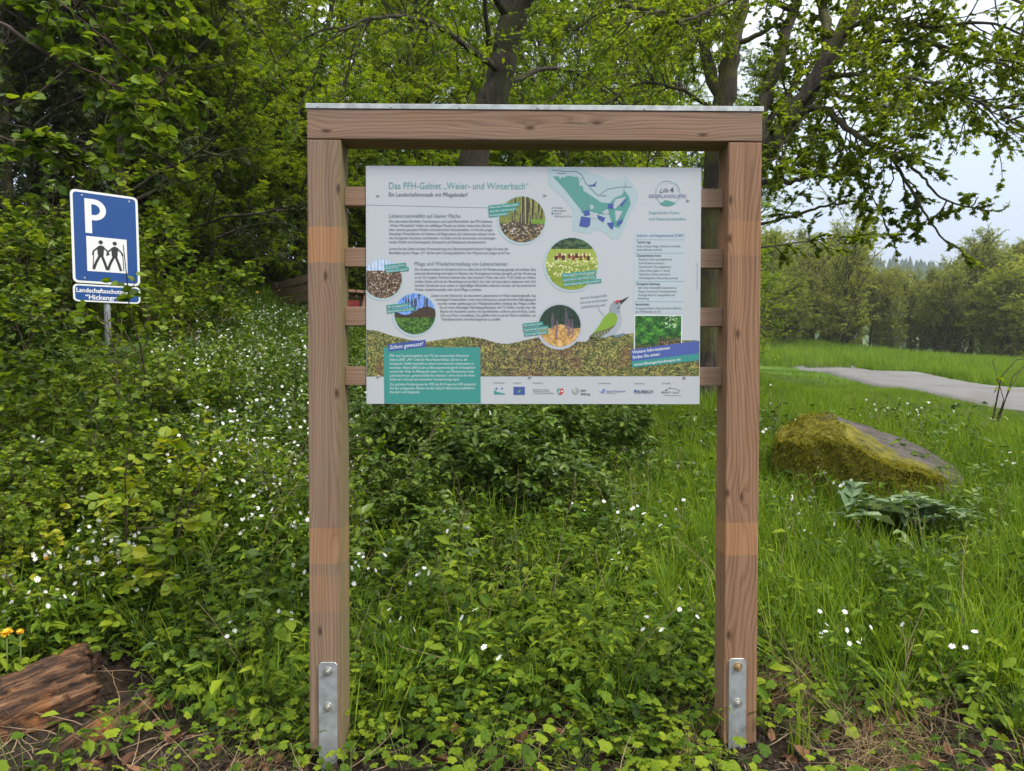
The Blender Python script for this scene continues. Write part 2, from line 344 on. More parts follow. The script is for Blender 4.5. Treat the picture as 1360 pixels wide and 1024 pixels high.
# far hill
hx = np.linspace(-200, 700, 120); hy = np.linspace(0, 1, 24)
HX, HY = np.meshgrid(hx, hy, indexing='ij'); yy = 330+HY*260
crest = 84+14*(fbm(HX, HX*0, 3, .006, 3)-.5)*2-np.maximum(0, HX-330)*.03
HZ = -3+crest*np.sin(HY*np.pi*.5)**.8
h = MB(); a, b = HX.shape; i, j = np.meshgrid(np.arange(a-1), np.arange(b-1), indexing='ij')
h.add(np.stack([HX, yy, HZ], -1).reshape(-1, 3), [np.stack([i*b+j, (i+1)*b+j, (i+1)*b+j+1, i*b+j+1], -1).reshape(-1, 4)], .5, 0, True)
m, n, bs, _ = mat("far_meadow"); ge = mk(n, "ShaderNodeNewGeometry")
n.links.new(ramp(n, noise(n, ge.outputs['Position'], 0.02, 5), [(0.35, (.05, .09, .03)), (0.6, (.13, .2, .05))]), bs.inputs['Base Color']); bs.inputs['Roughness'].default_value = 1
tag(h.build('hill', m), 'low wooded hill in the distance', kind='structure')
hill_xyz = (HX, yy, HZ)
# ------------------------------------------------------------------ information board
G_BAND = ((.42, .235, .12), (.27, .125, .055))
POST_B, POST_D = (.37, .215, .125), (.125, .058, .03)
board = empty('information_board', (0, 0, 0), 'large wooden trail board on two posts carrying a white printed nature panel', 'information board')
mpl = wood('weathered_larch_left', 2, (.33, .22, .145), (.115, .068, .042), [(1.768, 1.896, .85), (.684, .814, .55), (.507, .643, .3)], G_BAND, .38, 3.1,
           [(-.704, 0, 2.03), (-.712, 0, 1.30), (-.775, 0, .44), (-.75, 0, 1.72)], greenedge=-.694)
mpr = wood('weathered_larch_right', 2, POST_B, POST_D, [(1.80, 1.926, .4), (.714, .833, .85)], G_BAND, .2, 7.7,
           [(.703, 0, 1.997), (.733, 0, 1.517), (.70, 0, .94), (.752, 0, .925), (.708, 0, .42), (.70, 0, 1.86)])
mbm = wood('weathered_larch_beam', 0, (.35, .225, .145), (.115, .06, .036), (), None, .45, 1.3, [(-.745, 0, 2.235), (.22, 0, 2.27), (-.02, 0, 2.25), (.6, 0, 2.23)])
msl = wood('weathered_larch_slat', 0, (.33, .22, .15), (.17, .10, .06), (), None, .25, 5.2, [(5, 0, 0)], RF=90)
mgal = plain('galvanised_steel', (.46, .50, .53), 0.42, 0.55, 0.25, 22)
mzinc = plain('dull_zinc_sheet', (.40, .43, .44), 0.5, 0.5, 0.25, 30)
mbolt = plain('bolt_steel', (.5, .5, .47), 0.35, 0.7, 0.3, 60)
mrust = plain('yellow_passivated_steel', (.42, .31, .16), 0.45, 0.6, 0.4, 120)
posts = {}
for nm, x0, z0, mm in (('left', -.8142, .008, mpl), ('right', .6942, .0185, mpr)):
    q = MB(); q.box((x0, 0, z0), (x0+.12, .1196, 2.205)); p = bevel(q.build('post', mm, board), .004); posts[nm] = p
tag(posts['left'], 'greyish post with green edge and fresh orange patches'); tag(posts['right'], 'pinkish brown post with knots')
q = MB(); q.box((-.8142, -.0015, 2.2075), (.8142, .1215, 2.3124)); bevel(q.build('crossbeam', mbm, board), .004)
q = MB(); q.box((-.8185, -.005, 2.3128), (.8185, .1245, 2.3315)); cap = bevel(q.build('metal_capping', mzinc, board), .0015, 1)
for u in (424, 520, 610, 712, 853, 994):
    s = MB(); x = (u-709.5)*.002712; s.tube([(x, -.0045, 2.3205), (x, -.008, 2.3205)], [.0042, .003], 10); s.build('screw', mbolt, cap)
def strap(u0, u1, vt, zb, parent, bolts):
    x0 = (u0-709.5)*.002705-.0015; x1 = (u1-709.5)*.002705-.0015; zt = 1.3835+(492-vt)*.002712; c = .008
    prof = [(x0, zb), (x1, zb), (x1, zt-c), (x1-c, zt), (x0+c, zt), (x0, zt-c)]; k = len(prof)
    V = [(x, -.0065, z) for x, z in prof]+[(x, -.0004, z) for x, z in prof]
    q = MB(); q.add(V, [np.arange(k)[None], np.arange(k)[::-1][None]+k, np.array([(i, i+k, (i+1) % k+k, (i+1) % k) for i in range(k)])[:, ::-1]])
    o = bevel(q.build('ground_strap', mgal, parent), .0012, 1)
    for vb, mm in bolts:
        z = 1.3835+(492-vb)*.002712; x = (x0+x1)/2; b = MB()
        b.tube([(x, -.0062, z), (x, -.0085, z)], [.0175, .0165], 20); b.tube([(x, -.0085, z), (x, -.015, z)], [.0115, .0105], 6); b.tube([(x, -.015, z), (x, -.019, z)], [.006, .005], 10)
        b.build('bolt', mm, o)
strap(422.5, 445.8, 882, -.16, posts['left'], ((893, mbolt), (941, mbolt)))
strap(973, 995.2, 879, -.09, posts['right'], ((889, mrust), (938, mbolt)))
for z0, z1 in ((1.9835, 2.0526), (1.7623, 1.8314), (1.5466, 1.6158), (1.3282, 1.3974)):
    q = MB(); q.box((-.694, .0540, z0), (.694, .0940, z1)); bevel(q.build('slat', msl, board), .003)
# --- printed panel
mwhite = plain('white_print', (.47, .505, .54), 0.28, 0, 0.02, 3, 0, 0.5)
malu = plain('panel_edge', (.6, .62, .64), 0.4, 0.3)
q = MB(); q.box((-.6155, .0500, 2.1275-.8675), (.6103, .0536, 2.1275)); panel = bevel(q.build('panel', mwhite, board), .0006, 1)
def pl(u, v, k=0):
    return ((u-486.1)/444.4*1.2258-.6155, .0500-.00035*(k+1), 2.1275-(v-221.2-(u-486)*.0030)/315.7*.8675)
PXM = 1.2258/444.4
def flat(name, polys, material, k=0, parent=panel):
    if name in ('caption_strip', 'map_area', 'legend_mark', 'bird_print') and 1 < len(polys) < 14:
        for p in polys: flat(name, [p], material, k, parent)
        return
    q = MB()
    for i, p in enumerate(polys):
        V = [pl(u, v, k) for u, v in p]; ar = sum(V[a][0]*V[(a+1) % len(V)][2]-V[(a+1) % len(V)][0]*V[a][2] for a in range(len(V)))
        q.add(V if ar > 0 else V[::-1], [np.arange(len(V))[None]])
    return q.build(name, material, parent)
def circ(u, v, r, n=48, a0=0, a1=360): return [(u+r*math.cos(R_(a)), v+r*math.sin(R_(a))) for a in np.linspace(a0, a1, n, endpoint=(a1-a0) % 360 != 0)]
def quads(u, v, L, h, ang):
    c, s = math.cos(R_(ang)), math.sin(R_(ang)); return [(u, v), (u+L*c, v-L*s), (u+L*c+h*s, v-L*s+h*c), (u+h*s, v+h*c)]
def line(pts, wd):
    q = []
    for (a, b), (c, d) in zip(pts, pts[1:]):
        l = math.hypot(c-a, d-b) or 1; nx, ny = -(d-b)/l*wd/2, (c-a)/l*wd/2; q.append([(a+nx, b+ny), (c+nx, d+ny), (c-nx, d-ny), (a-nx, b-ny)])
    return q
ink = lambda nm, c, r=0.35: plain(nm, c, r, 0, 0.0, 3)
I_teal = ink('ink_teal', (.045, .27, .24)); I_dark = ink('ink_dark_grey', (.075, .10, .125)); I_tealtxt = ink('ink_teal_text', (.10, .32, .35)); I_slate = ink('ink_slate', (.13, .2, .25))
I_pale = ink('ink_pale_teal', (.40, .51, .55)); I_blue = ink('ink_blue', (.05, .085, .32)); I_white = ink('ink_white', (.62, .70, .72)); I_map = ink('ink_map_green', (.09, .29, .26))
I_grey = ink('ink_light_grey', (.42, .46, .52)); I_red = ink('ink_red', (.55, .03, .04)); I_green = ink('ink_leaf_green', (.20, .36, .035)); I_black = ink('ink_black', (.03, .03, .035)); I_olive = ink('ink_olive', (.13, .14, .06)); I_cream = ink('ink_cream', (.55, .60, .58))
def text(name, rows, material, k=2, parent=panel, place=None, bold=0.0, shear=0.0):
    """rows: (string, u0, baseline v, u1, cap height px, angle). One mesh for the whole block."""
    if name in ('map_legend', 'side_heading', 'caption_text', 'sponsor_text') and len(rows) > 1:
        for r_ in rows: text(name, [r_], material, k, parent, place, bold, shear)
        return
    q = MB(); dg = None
    for st, u0, v0, u1, ch, ang in rows:
        cu = bpy.data.curves.new('t', 'FONT'); cu.body = st; cu.size = 1; cu.resolution_u = 2; cu.offset = bold; cu.shear = shear
        o = bpy.data.objects.new('t', cu); COL.objects.link(o); dg = bpy.context.evaluated_depsgraph_get(); me = o.evaluated_get(dg).to_mesh()
        V = np.zeros(len(me.vertices)*3); me.vertices.foreach_get('co', V); V = V.reshape(-1, 3)
        F = [tuple(p.vertices) for p in me.polygons]
        mn, mxx = V[:, 0].min(), V[:, 0].max(); W = u1-u0; x = (V[:, 0]-mn)/(mxx-mn)*W; y = V[:, 1]/0.70*ch
        c, s = math.cos(R_(ang)), math.sin(R_(ang)); uu = u0+x*c-y*s; vv = v0-x*s-y*c
        fn = place or (lambda a, b: pl(a, b, k))
        PV = [fn(a, b) for a, b in zip(uu, vv)]; by = {}
        for f in F: by.setdefault(len(f), []).append(f)
        q.add(PV, [np.array(f) for f in by.values()])
        o.evaluated_get(dg).to_mesh_clear(); bpy.data.objects.remove(o); bpy.data.curves.remove(cu)
    return q.build(name, material, parent)
def picture(name, mask, box, n, fn, k=1, parent=panel):
    """a printed photograph: a grid of small ink dots coloured by a procedural painter fn(s,t) -> rgb in 0..1 display values"""
    u0, v0, u1, v1 = box; nu = n; nv = max(2, int(n*(v1-v0)/(u1-u0)))
    U = np.linspace(u0, u1, nu+1); W = np.linspace(v0, v1, nv+1); cu = (U[:-1]+U[1:])/2; cv = (W[:-1]+W[1:])/2
    CU, CV = np.meshgrid(cu, cv, indexing='ij'); ok = mask(CU, CV)
    c = np.clip(fn((CU-u0)/(u1-u0), (CV-v0)/(v1-v0)), 0, 1)
    GU, GV = np.meshgrid(U, W, indexing='ij'); xyz = np.array(pl(0, 0, k)); x, _, z = pl(GU, GV, k)
    V = np.stack([x, np.full_like(x, xyz[1]), z], -1).reshape(-1, 3)
    i, j = np.nonzero(ok); b = nv+1; F = np.stack([i*b+j, i*b+j+1, (i+1)*b+j+1, (i+1)*b+j], -1)
    q = MB(); q.add(V, [F]); me = q.mesh(name, [M_print]); cl = c[i, j]; lin = np.where(cl > .04, ((cl+.055)/1.055)**2.4, cl/12.92)
    at = me.color_attributes.new('ink', 'FLOAT_COLOR', 'CORNER'); at.data.foreach_set('color', np.repeat(np.c_[lin, np.ones(len(lin))], 4, 0).astype(np.float32).ravel())
    o = bpy.data.objects.new(name, me); COL.objects.link(o); o.parent = parent; return o
M_print, n, bs, _ = mat('printed_photo'); at = mk(n, "ShaderNodeAttribute", attribute_name='ink'); n.links.new(at.outputs['Color'], bs.inputs['Base Color']); bs.inputs['Roughness'].default_value = .35
def mixa(a, b, f): return a+(np.array(b)-a)*f[..., None]
def C3(s, c): return np.ones(s.shape+(3,))*np.array(c)
# landscape strip
top = [(486.6, 438), (500, 439.5), (520, 446), (545, 452), (568, 454), (600, 449), (620, 447), (640, 450), (660, 456), (675, 457), (700, 451.5), (720, 447), (745, 449), (767, 454.5), (778, 454.5), (791, 449), (813, 446), (841, 443), (905, 452), (930, 453)]
tu, tv = zip(*top)
def strip(s, t):
    a = fbm(s*75, t*14, 1, 1.5, 4); b = fbm(s*75+t*6, t*16, 7, 5, 3); e = vn(s*60, t*9, 12, .45)
    c = mixa(mixa(C3(s, (.34, .40, .20)), (.36, .31, .25), np.clip(1-np.abs(s-.5)*4+(e-.5), 0, 1)), (.66, .64, .34), np.clip((a-.48)*4, 0, 1)); c = mixa(c, (.13, .14, .12), np.clip((.46-b)*7, 0, 1))
    c = mixa(c, (.40, .30, .22), np.clip((e-.6)*2.5, 0, .7)*(t > .3)); return mixa(c, (.74, .66, .40), np.clip((b-.58)*7, 0, 1)*.9)
picture('landscape_photo', lambda U, V: (V > np.interp(U, tu, tv)) & ~((U > 509.3) & (U < 637) & (V > 462)), (486.6, 437, 929.6, 500.4), 520, strip, 0)
# texts
text('title', [("Das FFH-Gebiet \u201eWeier- und Winterbach\u201c", 516.8, 251.6, 701, 8.8, 0)], I_tealtxt, bold=-.004)
text('subtitle', [("Ein Landschaftsmosaik mit Pflegebedarf", 516.6, 261.6, 620.5, 5.3, 0)], I_dark)
text('heading', [("Lebensraumvielfalt auf kleiner Fl\u00e4che", 516.8, 289.6, 611, 5.2, 0)], I_slate)
text('heading', [("Pflege und Wiederherstellung von Lebensr\u00e4umen", 550.4, 352.8, 673, 5.2, 0)], I_slate)
P1 = [("Die naturnahen Bacht\u00e4ler, Feuchtwiesen und Laub-Mischw\u00e4lder des FFH-Gebietes", 296, 653.5), ("\u201eWeier-Winterbach\u201c bilden ein vielf\u00e4ltiges Mosaik aus k\u00fchlen, holzreichen Bachtal-", 301.5, 653),
      ("chen, extensiv genutzten Weiden und artenreichen Schluchtw\u00e4ldern. Im Norden pr\u00e4gen", 307, 654), ("kleinteilige Wiesenfl\u00e4chen mit Hecken und Magerwiesen den Lebensraum seltener Arten", 312.5, 657),
      ("wie Grauspecht, Neunt\u00f6ter und Rotmilan - im S\u00fcden sind die artenreichen und bachbeglei-", 318, 658), ("tenden W\u00e4lder mit Schwarzspecht, Kleinspecht und Mittelspecht charakteristisch.", 323.4, 645)]
text('paragraph', [(s, 516.8, v, e, 3.5, 0) for s, v, e in P1], I_dark)
text('paragraph', [("Lernen Sie das Gebiet auf dem Ortswanderweg von Oberdresselndorf kennen! Folgen Sie dazu der", 516.8, 332.2, 674.5, 3.5, 0),
                   ("Beschilderung des Weges \u201eD1\u201c ab hier dem Tierweg talaufw\u00e4rts. Der Weg hat eine L\u00e4nge von 8,7 km.", 516.8, 337.6, 677, 3.5, 0)], I_dark)
P2 = [("Der Strukturreichtum im Gr\u00fcnland wird vor allem durch die Weidenutzung gepr\u00e4gt und erhalten. Eine", 359.5), ("extensive Beweidung wird dabei im Rahmen des Vertragsnaturschutzes geregelt und der F\u00f6rderung", 364.8),
      ("ist der EU verg\u00fctet. Konkret bedeutet dies, dass maximal 3 K\u00fche oder etwa 15-20 Schafe pro Hektar", 370.1), ("weiden d\u00fcrfen und mit der Beweidung erst ab April, Juni oder auf eines Jahres begonnen wird. Auf", 375.5),
      ("feuchten Standorten muss zudem in regelm\u00e4\u00dfigen Abst\u00e4nden entbuscht werden, um die artenreichen", 380.8)]
text('paragraph', [(s, 550.6, v, 711, 3.5, 0) for s, v in P2]+[("Weiden wiederherzustellen oder durch Pflege zu erhalten.", 550.6, 386.3, 639.5, 3.5, 0)], I_dark)
P3 = [("Zudem werden Fl\u00e4chen f\u00fcr die besonderen Lebensr\u00e4ume im Wald wiederhergestellt. Aus", 572, 711), ("ehemaligen Fichtenw\u00e4ldern sowie einem Bestand aus standortfremden Hybridpappeln", 578, 711), ("wurden wieder gebietstypische Waldgesellschaften. Entlang des Weges treffen", 581, 711),
      ("Sie auf einen ehemaligen Hybridpappelbestand. Auf 7,5 Hektar wurden hier alle", 583.5, 711), ("B\u00e4ume mit Ausnahme solcher mit Spechth\u00f6hlen, entfernt und mit Eiche, Linde,", 584.5, 711), ("Erle und Ahorn unterpflanzt. Das gef\u00e4llte Holz ist auf der Fl\u00e4che verblieben, um", 585, 711), ("Totholzbewohnern einen R\u00fcckzugsraum zu schaffen.", 585.5, 665)]
text('paragraph', [(s, a, 394.2+5.25*i, e, 3.5, 0) for i, (s, a, e) in enumerate(P3)], I_dark)
flat('divider_line', line([(486.6, 273), (647, 276.5)], .55), I_slate)
# teal fact box
flat('fact_box', [[(509, 461.5), (637.2, 461.5), (638, 536.2), (510, 536.2)]], I_teal, 1)
flat('fact_banner', [[(514.8, 457.4), (564.7, 451.4), (565.8, 460.4), (516, 467)]], I_blue, 2)
text('fact_title', [("Schon gewusst?", 517.3, 464.2, 562.5, 5.2, 6.6)], I_white, 3, shear=.3, bold=.012)
P4 = [("FFH- und Vogelschutzgebiete sind Teil des europaweiten Netzwerks", 474.3, 622), ("Natura 2000. \u201eFFH\u201c steht f\u00fcr Flora-Fauna-Habitat. Ziel ist es, die", 479.5, 620), ("biologische Vielfalt dauerhaft zu sichern und wertvolle Lebensr\u00e4ume zu", 484.8, 629), ("vernetzen. Natura 2000 ist der gr\u00f6\u00dfte zusammenh\u00e4ngende Schutzgebiets-", 490.1, 631.5),
      ("verbund der Welt. Im Mittelpunkt stehen Tier- und Pflanzenarten sowie", 495.3, 629), ("Lebensr\u00e4ume von \u201egemeinschaftlichem Interesse\u201c, deren Arten f\u00fcr deren", 500.6, 630), ("Erhalt wir in Europa eine besondere Verantwortung tragen.", 505.8, 610),
      ("Zur gezielten F\u00f6rderung wurde 1992 das EU-Programm LIFE eingesetzt.", 512.4, 632), ("Auf den umliegenden Fl\u00e4chen wurden dadurch Naturschutzma\u00dfnahmen", 517.6, 630), ("finanziert und umgesetzt.", 522.7, 557)]
text('fact_text', [(s, 517, v, e, 3.5, 0) for s, v, e in P4], I_white, 2, shear=.2)
# map
zm = lambda L: [(725+a/10.24, 222+b/10.24) for a, b in L]
flat('map_print', [zm([(0, 10), (30, 250), (250, 450), (360, 600), (350, 870), (580, 910), (690, 840), (800, 900), (900, 990), (1010, 960), (1090, 750), (1240, 430), (1240, 340), (1090, 120), (850, 180), (720, 110), (560, 80), (480, 10)])], ink('ink_map_pale', (.37, .48, .52)), 0)
flat('map_area', [zm([(85, 130), (250, 310), (350, 440), (460, 570), (480, 620), (600, 600), (700, 640), (850, 640), (900, 800), (990, 830), (1080, 640), (1140, 500), (1120, 400), (1060, 320), (1020, 380), (920, 420), (860, 490), (740, 480), (620, 400), (500, 320), (490, 260), (440, 250), (430, 140), (280, 120), (230, 150), (210, 130), (180, 170), (165, 130)])], I_map, 1)
flat('map_area', [zm(q) for q in ([(490, 600), (580, 585), (590, 650), (520, 665)], [(470, 670), (600, 690), (590, 790), (550, 820), (445, 800)], [(690, 650), (800, 690), (770, 750), (700, 700)], [(840, 500), (900, 500), (905, 570), (830, 560)],
      [(1000, 510), (1100, 420), (1090, 450), (1020, 540)], [(820, 760), (920, 750), (900, 850), (860, 820)], [(960, 750), (1040, 700), (1030, 760), (950, 800)], [(570, 240), (620, 245), (690, 190), (660, 240), (670, 262), (600, 262)])], I_blue, 3)
flat('map_area', [zm(q) for q in ([(590, 510), (630, 520), (640, 560), (600, 580)], [(750, 610), (830, 570), (850, 620), (800, 645)], [(930, 440), (1080, 405), (1000, 500), (930, 570), (905, 550)], [(620, 630), (690, 620), (680, 700), (620, 700)], [(930, 590), (1030, 600), (980, 700), (940, 740)], [(530, 690), (590, 680), (560, 730), (520, 770)])], I_grey, 2)
flat('map_road', line(zm([(60, 40), (250, 60), (400, 60), (480, 110), (530, 220), (700, 390), (830, 300), (1000, 270), (1160, 270)]), .7)+line(zm([(480, 150), (430, 220), (410, 330), (380, 410)]), .6)+line(zm([(550, 380), (540, 500), (560, 600)]), .5)+line(zm([(1070, 200), (1070, 260), (1030, 340)]), .5), I_slate, 2)
text('map_legend', [("FFH-Gebiet", 735, 277.2, 746.5, 2.3, 0), ("Eigentumsgebiete", 735, 281, 751.5, 2.3, 0), ("Projektorte", 735, 284.8, 745, 2.3, 0), ("Wanderweg D1, 8,7 km", 735, 288.4, 758, 2.3, 0), ("Winterbach", 739, 231.4, 750.5, 2.2, 0), ("Weierbach", 795.5, 261, 804, 2.2, 0)], I_dark)
flat('legend_mark', [circ(732.6, v, .95, 10) for v in (276.3, 280.1)], I_map, 2); flat('legend_mark', [circ(732.6, 283.8, 1.1, 10)], I_blue, 2)
# logo
zl = lambda L: [(855+a/13.66, 225+b/13.66) for a, b in L]
flat('logo', line(circ(886, 256.5, 16.2, 40, -150, 210), .55), I_tealtxt, 1)
flat('logo', [zl([(275, 620), (330, 590), (370, 555), (450, 570), (570, 610), (500, 650), (420, 668), (340, 655)])], I_map, 2)
flat('logo', [circ(855+a/13.66, 225+b/13.66, r, 7) for a, b, r in ((260, 270, 1.2), (290, 250, 1), (330, 215, .9), (370, 200, 1.3), (430, 200, .9), (480, 210, 1.5), (510, 240, 1.6), (545, 280, 1.1), (590, 320, .9), (605, 370, 1.3), (235, 320, 1), (225, 380, .8), (440, 250, .8), (390, 260, .7))], I_pale, 2)
text('logo_lettering', [("Life", 875.2, 256, 887, 6, 4)], I_dark, 3, shear=.4); text('logo_lettering', [("4", 888.8, 255.3, 894, 6.2, 3)], I_dark, 3, bold=.02)
text('logo_lettering', [("SIEGERLANDSCAPES", 860.6, 262.6, 910.6, 4.6, 0)], ink('ink_violet', (.16, .18, .36)), 3)
text('logo_caption', [("Siegerl\u00e4nder Kultur-", 861, 284.3, 903.5, 4.4, 0), ("und Naturlandschaften", 861, 292.6, 910.5, 4.4, 0)], I_tealtxt, 1, bold=-.004)
# side box
flat('side_box', [[(841.5, 307.5), (910, 308), (908, 417), (841, 416.5)]], ink('ink_box_blue', (.44, .51, .56)), 0)
for v in (318.3, 336, 373.6, 400.7): flat('divider_line', line([(842, v), (908.5, v+.2)], .4), I_tealtxt, 1)
text('side_heading', [("Schlucht- und Hangmischwald (9180*)", 845, 314.6, 908, 3.8, 0)], I_blue, 1)
text('side_heading', [("Typische Lage:", 845, 323, 864, 3.3, 0), ("Charakteristische Arten:", 845, 340.9, 877.5, 3.3, 0), ("\u00d6kologische Bedeutung:", 844.5, 378.6, 876.5, 3.3, 0), ("Besonderheiten:", 844, 405.8, 862.5, 3.3, 0)], I_dark, 1, bold=.02)
text('side_text', [("Steile, schattige H\u00e4nge, Schluchten, Kerbt\u00e4ler,", 845, 328.4, 904, 3.1, 0), ("meist luftfeucht und k\u00fchl", 845, 333.1, 878.5, 3.1, 0)], I_dark, 1)
text('side_text', [("Bergahorn (Acer pseudoplatanus)", 848, 345.8, 892, 3.1, 0), ("Esche (Fraxinus excelsior)", 848, 350.8, 882, 3.1, 0), ("Sommerlinde (Tilia platyphyllos)", 848, 355.7, 890.5, 3.1, 0), ("Ulmen (Ulmus glabra, U. laevis)", 848, 360.8, 889.5, 3.1, 0), ("M\u00e4hrenfarn (Galium odoratum)", 848, 365.7, 890, 3.1, 0), ("Wald-Bingelkraut (Mercurialis perennis)", 848, 370.7, 900, 3.1, 0)], I_dark, 1)
text('side_text', [("Sehr hohe Artenvielfalt, besonders bei", 847, 383.6, 898, 3.1, 0), ("Moosen, Farnen und Totholzbewohnern", 847, 388.5, 899, 3.1, 0), ("Wichtige Rolle f\u00fcr Hangstabilit\u00e4t und", 847, 393.4, 896, 3.1, 0), ("Erholung", 847, 397.9, 861.5, 3.1, 0)], I_dark, 1)
text('side_text', [("Streng gesch\u00fctzter Lebensraumtyp im Rahmen", 844, 410.9, 905, 3.1, 0), ("der FFH-Richtlinie der EU", 844, 415.6, 877.5, 3.1, 0)], I_dark, 1)
def forest_green(s, t):
    a = fbm(s*10, t*8, 21, 1.2, 4); b = fbm(s*12, t*10, 25, 3, 3)
    c = mixa(C3(s, (.10, .30, .12)), (.35, .62, .20), np.clip((a-.35)*2.6, 0, 1)); c = mixa(c, (.82, .90, .75), np.clip((b-.5)*5, 0, 1)*(np.abs(s-.78) < .14)*(t < .35))
    low = np.clip((t-.55-.2*(s < .5))*5, 0, 1); c = mixa(c, (.30, .25, .19), low*np.clip(.4+b, 0, 1)); c = mixa(c, (.62, .52, .38), low*np.clip((b-.55)*6, 0, 1)); return mixa(c, (.12, .13, .10), np.clip((.40-b)*5, 0, 1))
flat('photo_frame', [[(841.8, 418.2), (906.4, 418.6), (906.4, 462), (841.8, 466)]], I_white, 1)
picture('photo_print', lambda U, V: U > 0, (843.4, 419.8, 904.9, 466), 70, forest_green, 2)
flat('link_banner', [[(837.5, 464.9), (928.9, 453), (928.9, 469.8), (838.8, 480.7)]], ink('ink_banner_blue', (.07, .11, .36)), 3)
flat('link_banner', [[(838.8, 480.7), (928.9, 469.8), (928.7, 479.4), (840.1, 489)]], I_teal, 3)
text('banner_text', [("Weitere Informationen", 839.7, 470.3, 890.5, 3.9, 7), ("finden Sie unter:", 840.5, 477, 877.5, 3.9, 7)], I_white, 4, bold=.02)
text('banner_text', [("www.lifesiegerlandscapes.de", 842, 486.6, 905, 3.6, 6.6)], I_white, 4, bold=.012)
# round photos
def p_forest(s, t):
    a = fbm(s*12, t*12, 31, 1.5, 4); c = mixa(C3(s, (.30, .36, .14)), (.62, .62, .34), a*1.0)
    for x, w_ in ((.50, .028), (.60, .04), (.72, .025), (.33, .02), (.84, .018), (.93, .015)):
        k = (np.abs(s-x-.02*np.sin(t*9)) < w_*(1+t*.6)) & (t < .62); c = mixa(c, (.24, .20, .14), k*.9); k2 = (np.abs(s-x+w_*.8) < w_*.25) & (t < .6); c = mixa(c, (.75, .73, .55), k2*.8)
    lo = t > .56+.04*np.sin(s*14); b = fbm(s*22, t*30, 36, 1.4, 3); c = mixa(c, (.24, .21, .19), lo*.9); c = mixa(c, (.66, .56, .36), lo*np.clip((b-.5)*6, 0, 1)); c = mixa(c, (.72, .76, .84), lo*np.clip((b-.66)*8, 0, 1)*(t < .85)); return mixa(c, (.42, .60, .16), ((t > .5) & (t < .6) & (s > .7))*.9)
def p_meadow(s, t):
    b = fbm(s*30, t*30, 41, 1.5, 3); a = fbm(s*10, t*14, 44, 1.5, 4); c = mixa(C3(s, (.12, .22, .13)), (.32, .42, .26), np.clip((a-.35)*3, 0, 1)); lo = t > .21
    g_ = mixa(C3(s, (.50, .60, .20)), (.68, .72, .34), b); c = np.where(lo[..., None], g_, c); c = mixa(c, (.42, .50, .10), (t > .5)*.7*a*1.4); c = mixa(c, (.90, .88, .72), ((t > .38) & (t < .75))*np.clip((b-.56)*7, 0, 1))
    for x, w_ in ((.20, .03), (.27, .04), (.34, .03), (.45, .035), (.53, .03), (.60, .035), (.67, .03), (.75, .025), (.82, .03)):
        k = (np.abs(s-x) < w_) & (np.abs(t-.365-.02*np.sin(x*40)) < .045); c = mixa(c, (.48, .22, .16) if int(x*100) % 2 else (.28, .14, .12), k*.95); k = (np.abs(s-x-w_) < .012) & (np.abs(t-.32) < .02); c = mixa(c, (.92, .85, .72), k*1.0)
    return c
def p_clear(s, t):
    a = fbm(s*14, t*16, 51, 1.5, 4); c = mixa(C3(s, (.62, .74, .92)), (.85, .90, .96), a); k = (np.sin(s*70) > .8) & (t < .3); c = mixa(c, (.40, .40, .42), k*.6); lo = t > .29
    c = np.where(lo[..., None], mixa(C3(s, (.20, .16, .12)), (.55, .45, .36), np.clip((a-.3)*2, 0, 1)), c); return mixa(c, (.85, .80, .68), lo*np.clip((fbm(s*20, t*20, 55, 2, 2)-.66)*8, 0, 1))
def p_poplar(s, t):
    a = fbm(s*14, t*16, 61, 1.5, 4); c = mixa(C3(s, (.28, .46, .86)), (.62, .76, .95), a); k = (fbm(s*26, t*3, 66, 1.5, 2) > .56) & (t < .55) & (s > .2); c = mixa(c, (.22, .20, .18), k*.75); lo = t > .42+.1*np.sin(s*6)
    c = np.where(lo[..., None], mixa(C3(s, (.16, .15, .12)), (.36, .30, .22), a), c); lo = t > .6; return np.where(lo[..., None], mixa(C3(s, (.14, .28, .10)), (.40, .55, .20), np.clip((a-.3)*2.4, 0, 1)), c)
def p_fox(s, t):
    a = fbm(s*14, t*14, 71, 1.5, 4); c = mixa(C3(s, (.09, .15, .12)), (.22, .32, .24), a); lo = t > .52+.05*np.sin(s*9); c = np.where(lo[..., None], mixa(C3(s, (.62, .48, .24)), (.90, .74, .50), np.clip((a-.3)*2, 0, 1)), c)
    for x, t0, t1, w_ in ((.33, .18, .6, .035), (.43, .33, .85, .04), (.65, .07, .6, .035), (.72, .35, .75, .045), (.80, .33, .8, .03)):
        k = (np.abs(s-x) < w_*np.clip((t-t0)*4+.3, 0, 1)) & (t > t0) & (t < t1) & (fbm(s*40, t*40, 77, 1.5, 2) > .36); c = mixa(c, (.45, .36, .44), k*.85)
    return c
for u, v, r, ro, fn, lab in ((692.6, 291.8, 30.4, 33, p_forest, 'round photo of a stream between trees'), (758.7, 350.6, 34.5, 37, p_meadow, 'round photo of cows in a flowery meadow'), (508, 370.7, 25.5, 28, p_clear, 'round photo of cleared ground'),
                             (550.8, 417.1, 27.1, 29.6, p_poplar, 'round photo of bare trees over green ground'), (742.9, 432.9, 27.8, 31, p_fox, 'round photo of tall flower spikes')):
    ring = [p for p in circ(u-.8, v+.8, ro, 64)]; ring = [(max(486.7, a), b) for a, b in ring]
    flat('photo_ring', [ring], I_pale if fn is not p_fox else I_grey, 1)
    tag(picture('photo_print', lambda U, V, u=u, v=v, r=r: ((U-u)**2+(V-v)**2 < r*r) & (U > 486.7), (u-r, v-r, u+r, v+r), 84, fn, 2), lab)
